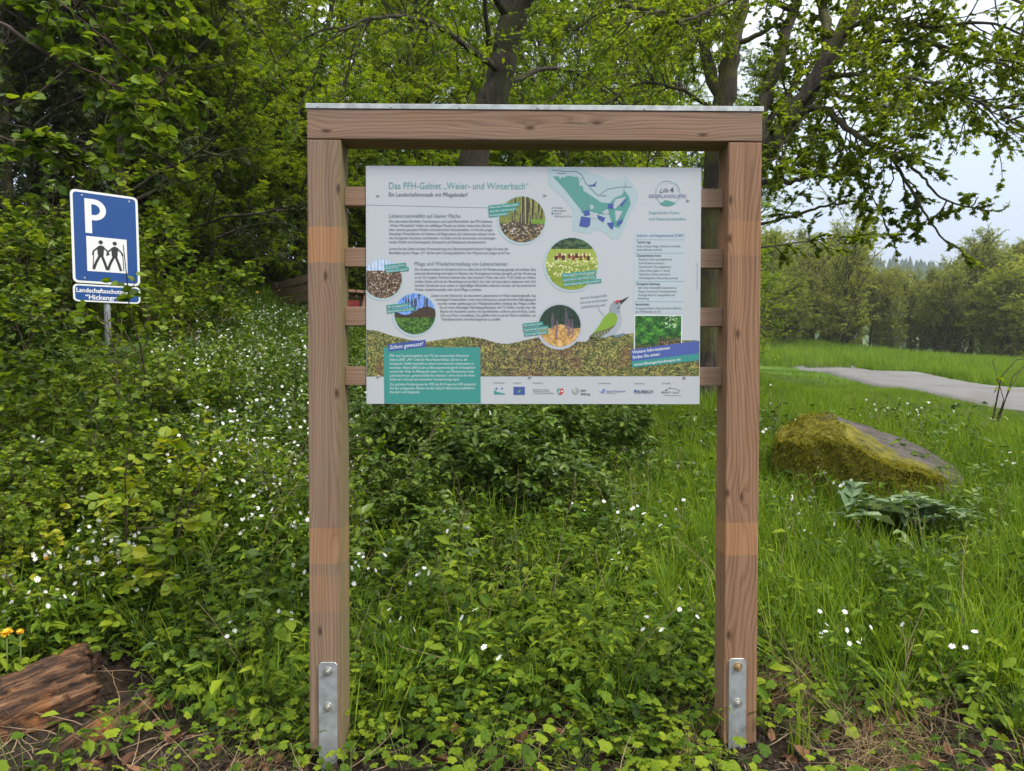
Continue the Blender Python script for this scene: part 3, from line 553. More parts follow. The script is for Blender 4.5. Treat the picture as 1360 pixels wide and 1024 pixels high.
caps = [(647.5, 273.5, 42), (647.8, 278.8, 37), (648.3, 284, 26), (745.5, 363.6, 46), (746, 369.6, 45), (747, 375.6, 51), (510, 352.2, 29), (511.5, 357.9, 31), (513, 405.4, 30), (513.6, 411.4, 37), (693.5, 430, 27), (694, 436, 34), (695.5, 442, 32)]
flat('caption_strip', [quads(u, v, l, 5, 6) for u, v, l in caps], I_teal, 3)
ct = ["Naturnahe Waldbachtaeler", "sind der Lebensraum", "des Feuersalamanders", "Diese halboffene Weidelandschaft", "wird durch die Mahd und", "Beweidung dauerhaft erhalten", "Auf gerodeten Flaechen", "entsteht neuer Laubwald", "Alte und abgestorbene", "Baeume bleiben als Totholz", "Der seltene Rote", "Fingerhut liebt die lichten", "und sonnigen Waldraender"]
text('caption_text', [(s.replace('ae', '\u00e4'), u+1.6, v+4.0, u+l-1.5, 2.9, 6) for s, (u, v, l) in zip(ct, caps)], I_white, 4, shear=.25)
# woodpecker
zw = lambda L: [(690+a/8.5, 385+b/8.5) for a, b in L]
flat('bird_print', [zw([(1060, 250), (1130, 230), (1155, 320), (1140, 420), (1080, 500), (960, 545), (890, 525), (1080, 390)])], ink('ink_bird_grey', (.36, .40, .46)), 2)
flat('bird_print', [zw([(1012, 262), (1015, 210), (1030, 160), (1062, 130), (1130, 118), (1140, 160), (1130, 215), (1125, 262), (1080, 270)])], ink('ink_bird_head', (.27, .31, .35)), 3)
flat('bird_print', [zw([(1005, 260), (1080, 265), (1108, 320), (1082, 395), (960, 455), (860, 505), (828, 490), (900, 400), (950, 310)])], I_green, 4)
flat('bird_print', [zw([(830, 490), (960, 452), (1080, 400), (1000, 480), (900, 535), (800, 560), (785, 530)]), zw([(800, 540), (880, 545), (760, 605), (735, 600), (760, 575)])], I_olive, 5)
flat('bird_print', [zw(q) for q in ([(850+34*i, 510-13*i+12*j), (862+34*i, 506-13*i+12*j), (856+34*i, 516-13*i+12*j)] for i in range(6) for j in range(3))], I_cream, 6)
flat('bird_print', [zw([(1062, 152), (1085, 120), (1142, 115), (1128, 135), (1095, 142)])], I_red, 5)
flat('bird_print', [zw([(1128, 125), (1225, 78), (1226, 84), (1140, 165)]), zw([(1088, 152), (1112, 138), (1105, 162)]), zw([(1098, 212), (1132, 180), (1118, 208)])], I_black, 6)
flat('bird_print', [zw([(1050, 522), (1180, 490), (1195, 505), (1085, 548)])]+line(zw([(885, 195), (900, 240), (950, 285)]), .5), I_slate, 3)
text('bird_note', [("Auch der Grauspecht f\u00fchlt", 770, 397.6, 806, 3.4, 6), ("sich in den strukturreichen", 770.5, 403.6, 807, 3.4, 6), ("Landschaftsmosaiken wohl.", 771.5, 409.6, 804, 3.4, 6)], I_slate, 2, shear=.35)
# logo row
text('sponsor_text', [("Ein Projekt von", 654.8, 509.8, 669.5, 1.9, 0), ("F\u00f6rderung", 681.8, 510, 691.5, 1.9, 0), ("Finanzierung", 707.5, 510, 720.5, 1.9, 0), ("Kofinanzierung", 795, 510.6, 811, 1.9, 0), ("Unterst\u00fctzung", 842.5, 510.8, 856, 1.9, 0), ("Grafik", 880, 510.8, 891.5, 1.9, 0),
      ("Ministerium f\u00fcr Umwelt,", 707.8, 519, 728.5, 1.9, 0), ("Naturschutz und Verkehr", 707.8, 521.4, 729.5, 1.9, 0), ("des Landes Nordrhein-Westfalen", 707.8, 523.8, 736, 1.9, 0), ("eine Stiftung der Region", 805, 523.6, 818.5, 1.6, 0), ("Gemeinde am Dreil\u00e4ndereck", 842.5, 523.8, 866.5, 1.4, 0)], I_dark)
text('sponsor_text', [("NRW", 771, 521, 779, 2.8, 0), ("Stiftung", 771, 525.4, 784, 2.8, 0)], I_dark, bold=.02)
text('sponsor_text', [("Siegen-Wittgenstein", 805.2, 521.6, 831, 2.7, 0)], I_blue); text('sponsor_text', [("BURBACH", 847, 522.6, 868, 3.6, 0)], ink('ink_navy', (.03, .06, .14)), bold=.01)
text('sponsor_text', [("Biologische", 879.5, 523.6, 892, 2.6, 4), ("Station", 894, 523.6, 903, 2.6, 0)], I_dark, shear=.3)
zs = lambda L: [(640+a/9.067, 500+b/9.067) for a, b in L]
flat('sponsor_mark', [zs([(140, 170), (190, 195), (230, 200), (225, 222), (145, 222)]), zs([(230, 205), (270, 210), (275, 222), (230, 222)])], I_teal, 1)
flat('sponsor_mark', [zs([(150, 160), (175, 135), (185, 162)]), zs([(225, 158), (240, 130), (248, 160)])], I_blue, 1)
flat('sponsor_mark', [zs([(378, 130), (514, 130), (514, 227), (378, 227)])], I_blue, 1)
flat('sponsor_mark', [circ(640+(446+42*math.cos(a))/9.067, 500+(179+36*math.sin(a))/9.067, .35, 5) for a in np.arange(12)*math.pi/6]+[zs([(425, 195), (450, 165), (470, 170), (445, 200)])], I_green, 2)
flat('sponsor_mark', [zs([(905, 152), (940, 152), (940, 232), (915, 220), (903, 200)])], I_map, 1); flat('sponsor_mark', [zs([(942, 152), (978, 152), (980, 200), (965, 222), (942, 234)])], I_red, 1); flat('sponsor_mark', line(zs([(910, 215), (940, 170)]), .8)+[circ(640+960/9.067, 500+185/9.067, 1.3, 8)], I_white, 2)
flat('sponsor_mark', line(circ(640+1126/9.067, 500+183/9.067, 4.7, 6, -90, 270), .55)+line(circ(640+1126/9.067, 500+188/9.067, 2.2, 6, -90, 270), .5), I_olive, 1)
zt = lambda L: [(780+a/9.067, 500+b/9.067) for a, b in L]
flat('sponsor_mark', [zt([(140, 182), (180, 195), (185, 160), (215, 158), (210, 200), (180, 212)])], ink('ink_sail_blue', (.15, .22, .48)), 1); flat('sponsor_mark', [zt([(568, 170), (598, 170), (598, 200), (568, 200)])], I_blue, 1)
flat('sponsor_mark', line(zt([(900, 205), (960, 165), (1010, 150), (1080, 160), (1130, 190)]), .45)+line(zt([(930, 235), (1040, 240), (1140, 240)]), .4)+[zt([(950, 165), (975, 175), (955, 190)]), zt([(985, 150), (1015, 132), (1000, 152)]), zt([(1095, 170), (1130, 190), (1105, 182)])], I_dark, 1)
text('imprint', [("Gestaltung und Druck 2024", 0, 0, 36, 1.6, 0)], I_slate, place=lambda a, b: pl(926.5+b, 385-a, 1))
for u, v in ((502.5, 260), (723, 259), (913, 265.5), (502, 500), (703.5, 501.2), (910, 502)):
    s = MB(); x, y, z = pl(u, v); s.tube([(x, .0497, z), (x, .0465, z)], [.0055, .0042], 12); s.tube([(x, .0468, z), (x, .0455, z)], [.0022, .0018], 6); s.build('panel_screw', mbolt, panel)

# ------------------------------------------------------------------ parking sign
SC = 1.14
A = P(98.4, 252, 5.95*SC); B = P(188, 262.5, 6.32*SC); A2 = P(98.4, 372.8, 5.95*SC)
xd = B-A; ang = math.atan2(xd[1], xd[0]); wS, hS = .60, .90
sign = empty('parking_sign', (0, 0, 0), 'blue hikers parking sign on a grey pole half hidden by leafy twigs', 'road sign')
mid = (A+B)/2; px_, py_ = mid[0]+math.sin(ang)*-.045*-1, mid[1]+.045; gz = Hs(px_, py_)
sign.location = (mid[0], mid[1], gz); sign.rotation_euler = (0, R_(-1.2), ang)
zT = (A[2]+B[2])/2-gz; 
def rrect(x0, z0, x1, z1, r, n=6):
    pts = []
    for cx, cz, a in ((x1-r, z1-r, 0), (x0+r, z1-r, 90), (x0+r, z0+r, 180), (x1-r, z0+r, 270)):
        for t in np.linspace(a, a+90, n): pts.append((cx+r*math.cos(R_(t)), cz+r*math.sin(R_(t))))
    return pts
def slab(name, pts, y0, y1, material, parent):
    k = len(pts); V = [(x, y0, z) for x, z in pts]+[(x, y1, z) for x, z in pts]; q = MB()
    q.add(V, [np.arange(k)[None], np.arange(k)[::-1][None]+k, np.array([(i, i+k, (i+1) % k+k, (i+1) % k) for i in range(k)])[:, ::-1]]); return q.build(name, material, parent)
sw = ink('sign_white', (.72, .74, .76), .3); sb = ink('sign_blue', (.008, .06, .24), .25); sk = ink('sign_black', (.02, .02, .022), .4)
pole = MB(); pole.tube([(0, .045, -.3), (0, .045, zT-.03)], .03, 20); mpole = plain('galvanised_pole', (.36, .38, .41), .45, .4, .2, 40); pole.build('pole', mpole, sign)
plate = slab('sign_plate', rrect(-wS/2, zT-hS, wS/2, zT, .045), 0, .004, sw, sign)
slab('blue_field', rrect(-wS/2+.022, zT-hS+.022, wS/2-.022, zT-.022, .03), -.0012, -.0004, sb, plate)
sx = lambda a, b: ((a-105)/510*wS-wS/2, zT-(b-70-(a-105)*.115)/(690)*hS)
k = lambda a, b, y: (sx(a, b)[0], y, sx(a, b)[1])
Pp = MB(); x0, x1 = -.18, -.122; z1 = zT-.075; z0 = z1-.335
Pp.add([(x0, -.0022, z0), (x1, -.0022, z0), (x1, -.0022, z1), (x0, -.0022, z1)], [np.array([[0, 1, 2, 3]])])
ro, ri = .103, .052; cz = z1-ro; xc = x1+.02; aa = np.linspace(90, -90, 20); o_ = [(xc+ro*math.cos(R_(t))*1.05, cz+ro*math.sin(R_(t))) for t in aa]; i_ = [(xc+ri*math.cos(R_(t))*1.05, cz+ri*math.sin(R_(t))) for t in aa]
o_ = [(x1, z1)]+o_+[(x1, cz-ro)]; i_ = [(x1, cz+ri)]+i_+[(x1, cz-ri)]; kk = len(o_)
Pp.add([(a, -.0022, b) for a, b in o_]+[(a, -.0022, b) for a, b in i_], [np.array([(j, j+kk, j+kk+1, j+1) for j in range(kk-1)])]); Pp.build('letter_p', sw, plate)
slab('pictogram_field', [(-.175, zT-hS+.12), (.185, zT-hS+.12), (.185, zT-hS+.46), (-.175, zT-hS+.46)], -.0022, -.0014, sw, plate)
hk = MB(); zb = zT-hS+.12; Y_ = -.0032
def blob(pts): hk.add([(x, Y_, zb+z) for x, z in pts], [np.arange(len(pts))[None]])
def limb(pts, w_):
    for a, b in zip(pts, pts[1:]):
        l = math.hypot(b[0]-a[0], b[1]-a[1]); nx, nz = -(b[1]-a[1])/l*w_/2, (b[0]-a[0])/l*w_/2; blob([(a[0]-nx, a[1]-nz), (b[0]-nx, b[1]-nz), (b[0]+nx, b[1]+nz), (a[0]+nx, a[1]+nz)])
for cx, s in ((-.05, 1), (.075, 1)):
    blob([(cx+.02*math.cos(t), .29+.02*math.sin(t)) for t in np.linspace(0, 6.28, 14, endpoint=False)])
    blob([(cx-.03, .16), (cx+.02, .15), (cx+.03, .25), (cx-.005, .262), (cx-.035, .24)]); limb([(cx-.01, .16), (cx-.045, .09), (cx-.07, .02)], .024); limb([(cx+.005, .16), (cx+.03, .09), (cx+.05, .02)], .024)
    limb([(cx-.02, .24), (cx-.065, .20), (cx-.075, .16)], .015); limb([(cx+.02, .24), (cx+.055, .21), (cx+.07, .17)], .015)
limb([(-.125, .02), (-.115, .19)], .008); limb([(.15, .02), (.145, .2)], .008); hk.build('hiker_pictogram', sk, plate)
for a, b in ((-.2, -.05), (.22, -.05), (-.2, -.85)):
    s = MB(); s.tube([(a, -.001, zT+b), (a, -.005, zT+b)], [.01, .008], 10); s.build('rivet', mbolt, plate)
z1 = zT-hS-.012; lp = slab('name_plate', rrect(-wS/2-.003, z1-.17, wS/2-.003, z1, .04), 0, .004, sw, sign)
slab('blue_field', rrect(-wS/2+.014, z1-.155, wS/2-.018, z1-.015, .028), -.0012, -.0004, sb, lp)
pp = lambda a, b: (a, -.0022, b)
text('sign_lettering', [("Landschaftsschutzgebiet", -.275, -(z1-.078), .268, .042, 0)], sw, parent=lp, place=lambda a, b: (a, -.0022, -b), bold=.02)
text('sign_lettering', [("\u201cHickengrund\u201d", -.20, -(z1-.145), .19, .046, 0)], sw, parent=lp, place=lambda a, b: (a, -.0022, -b), bold=.02)

# ------------------------------------------------------------------ benches
mdw = wood('old_bench_wood', 0, (.32, .20, .12), (.15, .09, .055), (), None, .3, 2.2, [(9, 0, 0)])
def bench(name, a, b, ztop, gz, slats, sh, gap, material, label):
    a = np.array(a); b = np.array(b); L_ = np.linalg.norm((b-a)[:2]); o = empty(name, (a[0], a[1], gz), label, 'bench', rz=math.atan2(b[1]-a[1], b[0]-a[0])); t = ztop-gz
    for i in range(slats):
        q = MB(); z = t-i*(sh+gap); q.box((0, .02*i, z-sh), (L_, .02*i+.035, z)); bevel(q.build('backrest_slat', material, o), .004, 1)
    for i in range(3):
        q = MB(); q.box((0, .12+i*.13, .42), (L_, .23+i*.13, .46)); bevel(q.build('seat_slat', material, o), .004, 1)
    for x in (.25, L_-.25):
        q = MB(); q.tube([(x, .0, -.2), (x, .10, .42), (x, .035, .55), (x, .02, t+.0)], [.04, .04, .035, .03], 8); q.tube([(x, .48, -.2), (x, .46, .415)], .04, 8); q.tube([(x, .10, .385), (x, .50, .385)], .03, 8); q.build('bench_frame', material, o)
    return o
a = P(360, 377, 12.0); b = P(452, 352, 9.9); gzb = Hs((a[0]+b[0])/2, (a[1]+b[1])/2)
b[2] = a[2]
bench('wooden_bench', a, b, (a[2]), a[2]-.78, 3, .115, .025, mdw, 'dark mossy plank bench on the bank left of the board')
mred = plain('red_bench_paint', (.30, .02, .025), .45, 0, .2, 25)
a = P(428, 386, 11.4); b = P(566, 386, 12.0); b[2] = a[2]
bench('painted_bench', a, b, a[2], a[2]-.82, 2, .115, .02, mred, 'red painted bench showing in the gap between post and panel')
# ------------------------------------------------------------------ plant templates: (verts, faces[, material of each face array]); +x = leaf axis, +z = upper side
def T_leaf(wd=.5, fold=.12, curl=.12):
    V = np.array([(0, 0, 0), (.32, .5*wd, fold), (.72, .36*wd, fold*.6-curl*.5), (1, 0, -curl), (.72, -.36*wd, fold*.6-curl*.5), (.32, -.5*wd, fold), (.5, 0, 0)])
    return V, [np.array([(0, 6, 2, 1), (0, 5, 4, 6)]), np.array([(6, 3, 2), (6, 4, 3)])]
def T_round(): 
    V = np.array([(0, 0, 0), (.1, .3, .05), (.4, .46, .09), (.75, .36, .02), (1, 0, -.1), (.75, -.36, .02), (.4, -.46, .09), (.1, -.3, .05), (.5, 0, -.0)])
    return V, [np.array([(8, i+1, i) for i in range(7)]+[(8, 0, 7)])]
def T_lobed(n=5, depth=.45, ax=0):
    V = [(.18, 0, .02)]; ang = np.linspace(-150, 150, 2*n+1)
    for i, a in enumerate(ang):
        r = (.52 if i % 2 else .52*(1-depth))*(1.15-.25*abs(a)/150); 
        V.append((.18+r*math.cos(R_(a)), r*math.sin(R_(a)), -.09*(i % 2)+.05*(abs(a) > 60)))
    V = np.array(V); m = len(V)-1
    return V, [np.array([(0, i, i+1) for i in range(1, m)]+[(0, m, 1)])]
def rotz(V, a, s=1, o=(0, 0, 0), tip=0):
    c, s_ = math.cos(a), math.sin(a); V = V*s; V = V.copy(); V[:, 2] += tip*np.hypot(V[:, 0], V[:, 1]); return np.stack([V[:, 0]*c-V[:, 1]*s_, V[:, 0]*s_+V[:, 1]*c, V[:, 2]], 1)+np.array(o)
def T_multi(parts):
    Vs, Fs, n = [], [], 0
    for V, F in parts:
        Vs.append(V); Fs += [f+n for f in F]; n += len(V)
    return np.concatenate(Vs), Fs
def T_tri(base, a=1.05, s=.62):
    V, F = base; return T_multi([(rotz(V, 0, .7, (.3, 0, 0)), F), (rotz(V, a, s, (.26, .02, 0)), F), (rotz(V, -a, s, (.26, -.02, 0)), F), (np.array([(0, .012, 0), (0, -.012, 0), (.4, -.008, 0), (.4, .008, 0)]), [np.array([(0, 1, 2, 3)])])])
TL = T_leaf(); TLn = T_leaf(.34, .1, .2); TR = T_round(); TM = T_lobed(5, .42); TM7 = T_lobed(4, .3); TT = T_tri(T_lobed(4, .24)); TO = T_tri(T_leaf(.55), .9, .6)
def T_spray():   # small cluster of 5 leaves along a twiglet, for distant crowns
    V, F = T_leaf(.62); return T_multi([(rotz(V, a, s, (x, 0, z)), F) for a, s, x, z in ((.1, .42, .6, 0), (.9, .4, .35, .05), (-.9, .42, .38, -.03), (1.2, .36, .08, .02), (-1.1, .4, .12, .06))])
TS = T_spray()
def rnd(a, b, n=None): return rng.uniform(a, b, n)
def unit(v): v = np.asarray(v, float); return v/np.maximum(np.linalg.norm(v, axis=-1, keepdims=True), 1e-9)
def curve(p, d, L, k=5, wob=.12, bend=(0, 0, 0)):
    pts = [np.array(p, float)]; d = unit(d)
    for i in range(k):
        d = unit(d+rng.normal(0, wob, 3)+np.array(bend)/k); pts.append(pts[-1]+d*L/k)
    return np.array(pts)
def interp(poly, t):
    m = len(poly)-1; x = t*m; i = min(int(x), m-1); f = x-i; return poly[i]*(1-f)+poly[i+1]*f, unit(poly[i+1]-poly[i])
def side(d, ang, flat_=0.0):
    r = rng.normal(0, 1, 3); r[2] *= (1-flat_); r -= d*(r@d); r = unit(r); return unit(d*math.cos(ang)+r*math.sin(ang))
# foliage materials
F_herb = foliage('herb_leaf', (.022, .052, .006), (.088, .165, .011), (.235, .31, .018), .32, .6, .2, 1.6, .45)
F_dark = foliage('nettle_leaf', (.024, .055, .009), (.07, .135, .014), (.15, .22, .022), .25, .42, .45, 1.2, .3)
F_shrub = foliage('shrub_leaf', (.034, .072, .007), (.12, .20, .014), (.28, .36, .024), .4, .48, .32, 1.3, .3)
F_yel = foliage('yellow_green_leaf', (.13, .22, .015), (.26, .34, .02), (.42, .38, .03), .38, .45, .35, 1.3, .3)
F_grass = foliage('grass_blade', (.04, .085, .008), (.115, .22, .014), (.26, .36, .026), .35, .55, .22, .8, .35)
F_oak = foliage('young_oak_leaf', (.08, .125, .012), (.175, .25, .02), (.31, .36, .035), .6, .5, .3, .8, .25)
F_bush = foliage('edge_lit_leaf', (.07, .13, .010), (.21, .32, .018), (.38, .46, .03), .56, .42, .45, .5, .3)  # leaf colour raised to stand in for light along the forest edge
F_for = foliage('forest_leaf', (.04, .08, .008), (.145, .235, .014), (.30, .38, .022), .56, .42, .45, .35, .4)
F_deep = foliage('shaded_green_leaf', (.014, .026, .006), (.038, .066, .012), (.085, .12, .018), .22, .42, .45, .5, .35)  # leaf colour kept dark, painting in the deep shade at upper left
F_far = foliage('far_tree_leaf', (.11, .145, .035), (.19, .235, .055), (.31, .34, .09), .5, .7, .15, .05, .5)
F_silver = foliage('felted_leaf', (.10, .17, .08), (.20, .29, .15), (.34, .42, .28), .2, .5, .4, 3, .2)
F_dry = foliage('dry_grass', (.13, .085, .04), (.26, .18, .095), (.42, .32, .19), .1, .8, .15, 3, .4)
F_dead = foliage('dead_leaf', (.05, .022, .012), (.14, .065, .035), (.26, .14, .08), .1, .7, .25, 4, .5)
M_petal = plain('white_petal', (.80, .80, .78), .6, 0, .03, 5); M_ypet = plain('yellow_petal', (.78, .42, .01), .6, 0, .1, 40)
M_stem = plain('green_stem', (.10, .15, .03), .7, 0, .2, 30); M_twig = plain('brown_twig', (.06, .035, .025), .85, 0, .3, 60); M_drytwig = plain('pale_dry_twig', (.27, .19, .115), .85, 0, .3, 60)
M_bark = bark('grey_bark', (.016, .012, .008), (.080, .062, .045), .75, (.055, .06, .016)); M_barkd = bark('dark_bark', (.02, .016, .012), (.075, .06, .045), .55); M_barko = bark('oak_bark', (.018, .014, .011), (.085, .065, .05), .7, (.10, .10, .022))
M_clod = plain('soil_clod', (.035, .024, .017), .95, 0, .5, 60, .6)

def leaf_on(mb, poly, n, ln, tpl, m=1, t0=.1, up=.8, droop=.25, spread=1.0, tint=(0, 1)):
    """n leaves along a twig"""
    ts = rnd(t0, 1, n); O = []; D = []
    for t in ts:
        p, d = interp(poly, t); O.append(p); D.append(d)
    O = np.array(O); D = np.array(D); s = np.cross(D, (0, 0, 1))*np.where(rng.random(n) < .5, 1, -1)[:, None]
    X_ = unit(D*.55+unit(s+1e-6)*spread+rng.normal(0, .35, (n, 3))-np.array([0, 0, droop])); N = np.array([0, 0, up])+rng.normal(0, .35, (n, 3))
    mb.stamp(tpl, O, X_, N, rnd(ln*.65, ln*1.2, n), rng.uniform(*tint, n), m)

def tree_mesh(name, h, r0, crown0, nb, L1, leafs, ln, tpl, barkm, leafm, lean=(0, 0), up=.35, n2=7, n3=4, flat_=.4, top=.25, thin=1.0, trunk_pts=None, droop=0.0, sides=8, shape='oval', wobt=.05):
    """returns (trunk MB mesh, crown MB mesh)"""
    tk = MB(); cw = MB()
    tr = curve((0, 0, -.3), (lean[0], lean[1], 1), h+.3, 10, wobt) if trunk_pts is None else np.array(trunk_pts, float)
    rad = r0*(1-np.linspace(0, 1, len(tr))**1.1*.88); rad[0] *= 1.35
    tk.tube(tr, rad, sides+2, .5, 0); S = []
    for i in range(nb):
        t = crown0+(1-crown0)*((i+rnd(0, 1))/nb); p, d = interp(tr, min(t, .995)); q = (t-crown0)/(1-crown0)
        prof = {'oval': math.sin(math.pi*(.12+.80*q))**.7, 'cone': 1-.88*q, 'vase': .45+.6*q, 'full': (1-q*.55)}[shape]
        l = L1*prof*rnd(.75, 1.2); a = rnd(.9, 1.35)*(1-.5*q*(shape != 'cone')); dd = side(d, a, 0); b1 = curve(p, dd+np.array([0, 0, up*.6]), l, 5, .13, (0, 0, up-droop)); r1 = max(.012, r0*(.42-.3*q)*min(1, l/L1+.3))
        tk.tube(b1, np.linspace(r1, .007*thin+.004, 6), 5, .5, 0, False)
        for j in range(n2):
            t2 = .15+.85*(j+rnd(0, 1))/n2; p2, d2 = interp(b1, min(t2, .99)); l2 = l*.42*(1.15-t2*.6)*rnd(.7, 1.3)+.15; b2 = curve(p2, side(d2, rnd(.5, 1.1), flat_)+np.array([0, 0, up*.35]), l2, 4, .16, (0, 0, -droop)); tk.tube(b2, np.linspace(.35*r1+.003, .004*thin+.002, 5), 4, .5, 0, False)
            for k in range(n3):
                t3 = rnd(.1, 1); p3, d3 = interp(b2, min(t3, .99)); b3 = curve(p3, side(d3, rnd(.3, 1.0), flat_), l2*.45*rnd(.6, 1.3)+.1, 3, .2, (0, 0, -droop)); tk.tube(b3, [.005*thin+.001, .004*thin, .003*thin, .002*thin], 3, .5, 0, False); S.append(b3)
            S.append(b2)
    tl = rnd(0, 1, len(S))
    for b, c in zip(S, tl): leaf_on(cw, b, leafs, ln, tpl, 0, .1, tint=(max(0, c-.4), min(1, c+.4)), droop=.15+droop)
    return tk.mesh(name+'_trunk', [barkm]), cw.mesh(name+'_crown', [leafm])
def place(kind, meshes, loc, rz, s, label, group=None, cat='tree', parts=('trunk', 'crown')):
    o = empty(kind, loc, label, cat, group, rz); o.scale = (s, s, s)
    for nm, me in zip(parts, meshes):
        c = bpy.data.objects.new(nm, me); COL.objects.link(c); c.parent = o
    return o
def G(u, v, d):        # ground point under a pixel column at distance d
    p = P(u, v, d); return (p[0], p[1], Hs(p[0], p[1])-.03)

# ------------------------------------------------------------------ forest behind and to the left
def _near_trunk(px):
    return [P(*q) for q in px]
fb = [tree_mesh('beech', 13, .15, .10, 38, 3.3, 14, .125, TS, M_bark, F_for, n2=7, n3=3, up=.3),
      tree_mesh('hornbeam', 11, .10, .04, 40, 3.0, 14, .12, TS, M_barkd, F_for, n2=7, n3=3, up=.15, shape='full'),
      tree_mesh('maple', 15, .17, .18, 36, 3.8, 13, .14, TS, M_bark, F_for, n2=7, n3=3, up=.45)]
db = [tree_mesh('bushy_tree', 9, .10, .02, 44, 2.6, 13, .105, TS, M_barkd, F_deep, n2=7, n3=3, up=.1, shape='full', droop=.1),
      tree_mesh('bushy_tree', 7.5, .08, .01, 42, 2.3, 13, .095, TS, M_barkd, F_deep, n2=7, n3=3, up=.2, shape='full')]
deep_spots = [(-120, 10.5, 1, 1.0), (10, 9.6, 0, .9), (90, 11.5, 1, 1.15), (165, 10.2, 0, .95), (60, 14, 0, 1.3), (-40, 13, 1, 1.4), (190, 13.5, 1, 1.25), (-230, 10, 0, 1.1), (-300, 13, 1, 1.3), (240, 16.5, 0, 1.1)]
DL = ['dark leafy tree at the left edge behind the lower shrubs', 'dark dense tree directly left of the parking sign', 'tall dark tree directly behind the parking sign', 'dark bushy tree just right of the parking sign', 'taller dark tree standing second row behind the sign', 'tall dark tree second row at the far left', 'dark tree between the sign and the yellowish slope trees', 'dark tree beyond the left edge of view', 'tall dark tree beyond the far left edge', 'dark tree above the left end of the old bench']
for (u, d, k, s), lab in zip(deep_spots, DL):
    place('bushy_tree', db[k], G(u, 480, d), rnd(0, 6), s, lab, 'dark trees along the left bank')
for_spots = [(258, 14.5, 1, .9), (330, 15.5, 0, .9), (395, 14.5, 1, .95), (300, 20, 2, 1), (430, 18, 0, 1.1), (520, 15.5, 1, .95), (575, 20, 2, 1.05), (610, 14.5, 1, .85), (700, 19, 0, 1.1), (735, 14.5, 1, .8), (790, 21, 2, 1.1), (820, 15, 0, .85), (880, 18, 1, 1.0),
             (930, 24, 2, 1.0), (480, 27, 2, 1.15), (640, 28, 0, 1.3), (850, 29, 2, 1.1), (370, 30, 2, 1.3), (740, 34, 2, 1.3), (200, 22, 0, 1.2), (90, 24, 2, 1.2), (560, 38, 2, 1.5), (970, 33, 0, 1.0), (-60, 22, 0, 1.3)]
kn = ['spreading beech', 'low branched hornbeam', 'tall maple']
wh = ['just right of the dark sign trees', 'above the left end of the old bench', 'right beside the left post of the board', 'second row above the bank left of the board', 'in the gap with the sky left of the beam', 'behind the left third of the beam', 'second row left of the thick trunk', 'hidden behind the thick trunk', 'second row right of the thick trunk', 'just right of the thick trunk', 'second row above the middle of the beam', 'in front row right of the beam middle', 'left of the forked trunks',
      'behind the forked trunks', 'far back row above the left end of the beam', 'far back row behind the thick trunk', 'far back row near the forked trunks', 'far back row above the old bench', 'rearmost right of the thick trunk', 'second row right of the parking sign', 'second row behind the parking sign', 'rearmost left of the thick trunk', 'rearmost behind the right post', 'far back at the left edge']
fb.append(tree_mesh('hornbeam', 10, .09, .02, 42, 3.0, 14, .115, TS, M_barkd, F_bush, n2=7, n3=3, up=.15, shape='full')); kn.append('light yellow green hornbeam')
for_spots = [(u, d-(1.5 if i < 3 else 0), 3 if i in (0, 1, 2, 4, 5, 7, 9, 11) else k, s) for i, (u, d, k, s) in enumerate(for_spots)]
for (u, d, k, s), w_ in zip(for_spots, wh):
    place('forest_tree', fb[k], G(u, 470, d), rnd(0, 6), s, 'green %s %s' % (kn[k], w_), 'forest trees behind the board')
us = tree_mesh('undergrowth', 4.2, .05, .0, 34, 1.9, 13, .10, TS, M_barkd, F_bush, n2=6, n3=3, up=.35, shape='full')
for (u, d, sc_), w_ in zip(((240, 10.8, .85), (300, 11.8, .95), (350, 12.8, 1.0), (415, 13.6, .95), (470, 15.5, 1.0), (530, 16, .9), (600, 16, 1), (670, 17, 1.0), (745, 17, 1), (815, 18, 1), (880, 19, 1), (180, 12, 1.1), (500, 20, 1.5), (640, 21, 1.5), (780, 22, 1.4), (380, 20, 1.6), (920, 22, .9), (965, 20, .8)),
        ('just right of the dark sign shrubs', 'above the flowery slope', 'left of the old bench', 'above the old bench', 'between left post and panel', 'behind the panel left edge', 'behind the panel left of the thick trunk', 'behind the panel right of the thick trunk', 'behind the panel centre', 'behind the panel right half', 'behind the panel right edge', 'right behind the parking sign', 'in the second row behind the panel left edge', 'in the second row behind the thick trunk', 'in the second row behind the panel right half', 'in the second row above the old bench', 'left of the forked tree foot', 'behind the right post')):
    place('tall_bush', us, G(u, 470, d), rnd(0, 6), sc_, 'yellowish green tall bush %s' % w_, 'tall bushes under the trees', 'bush')
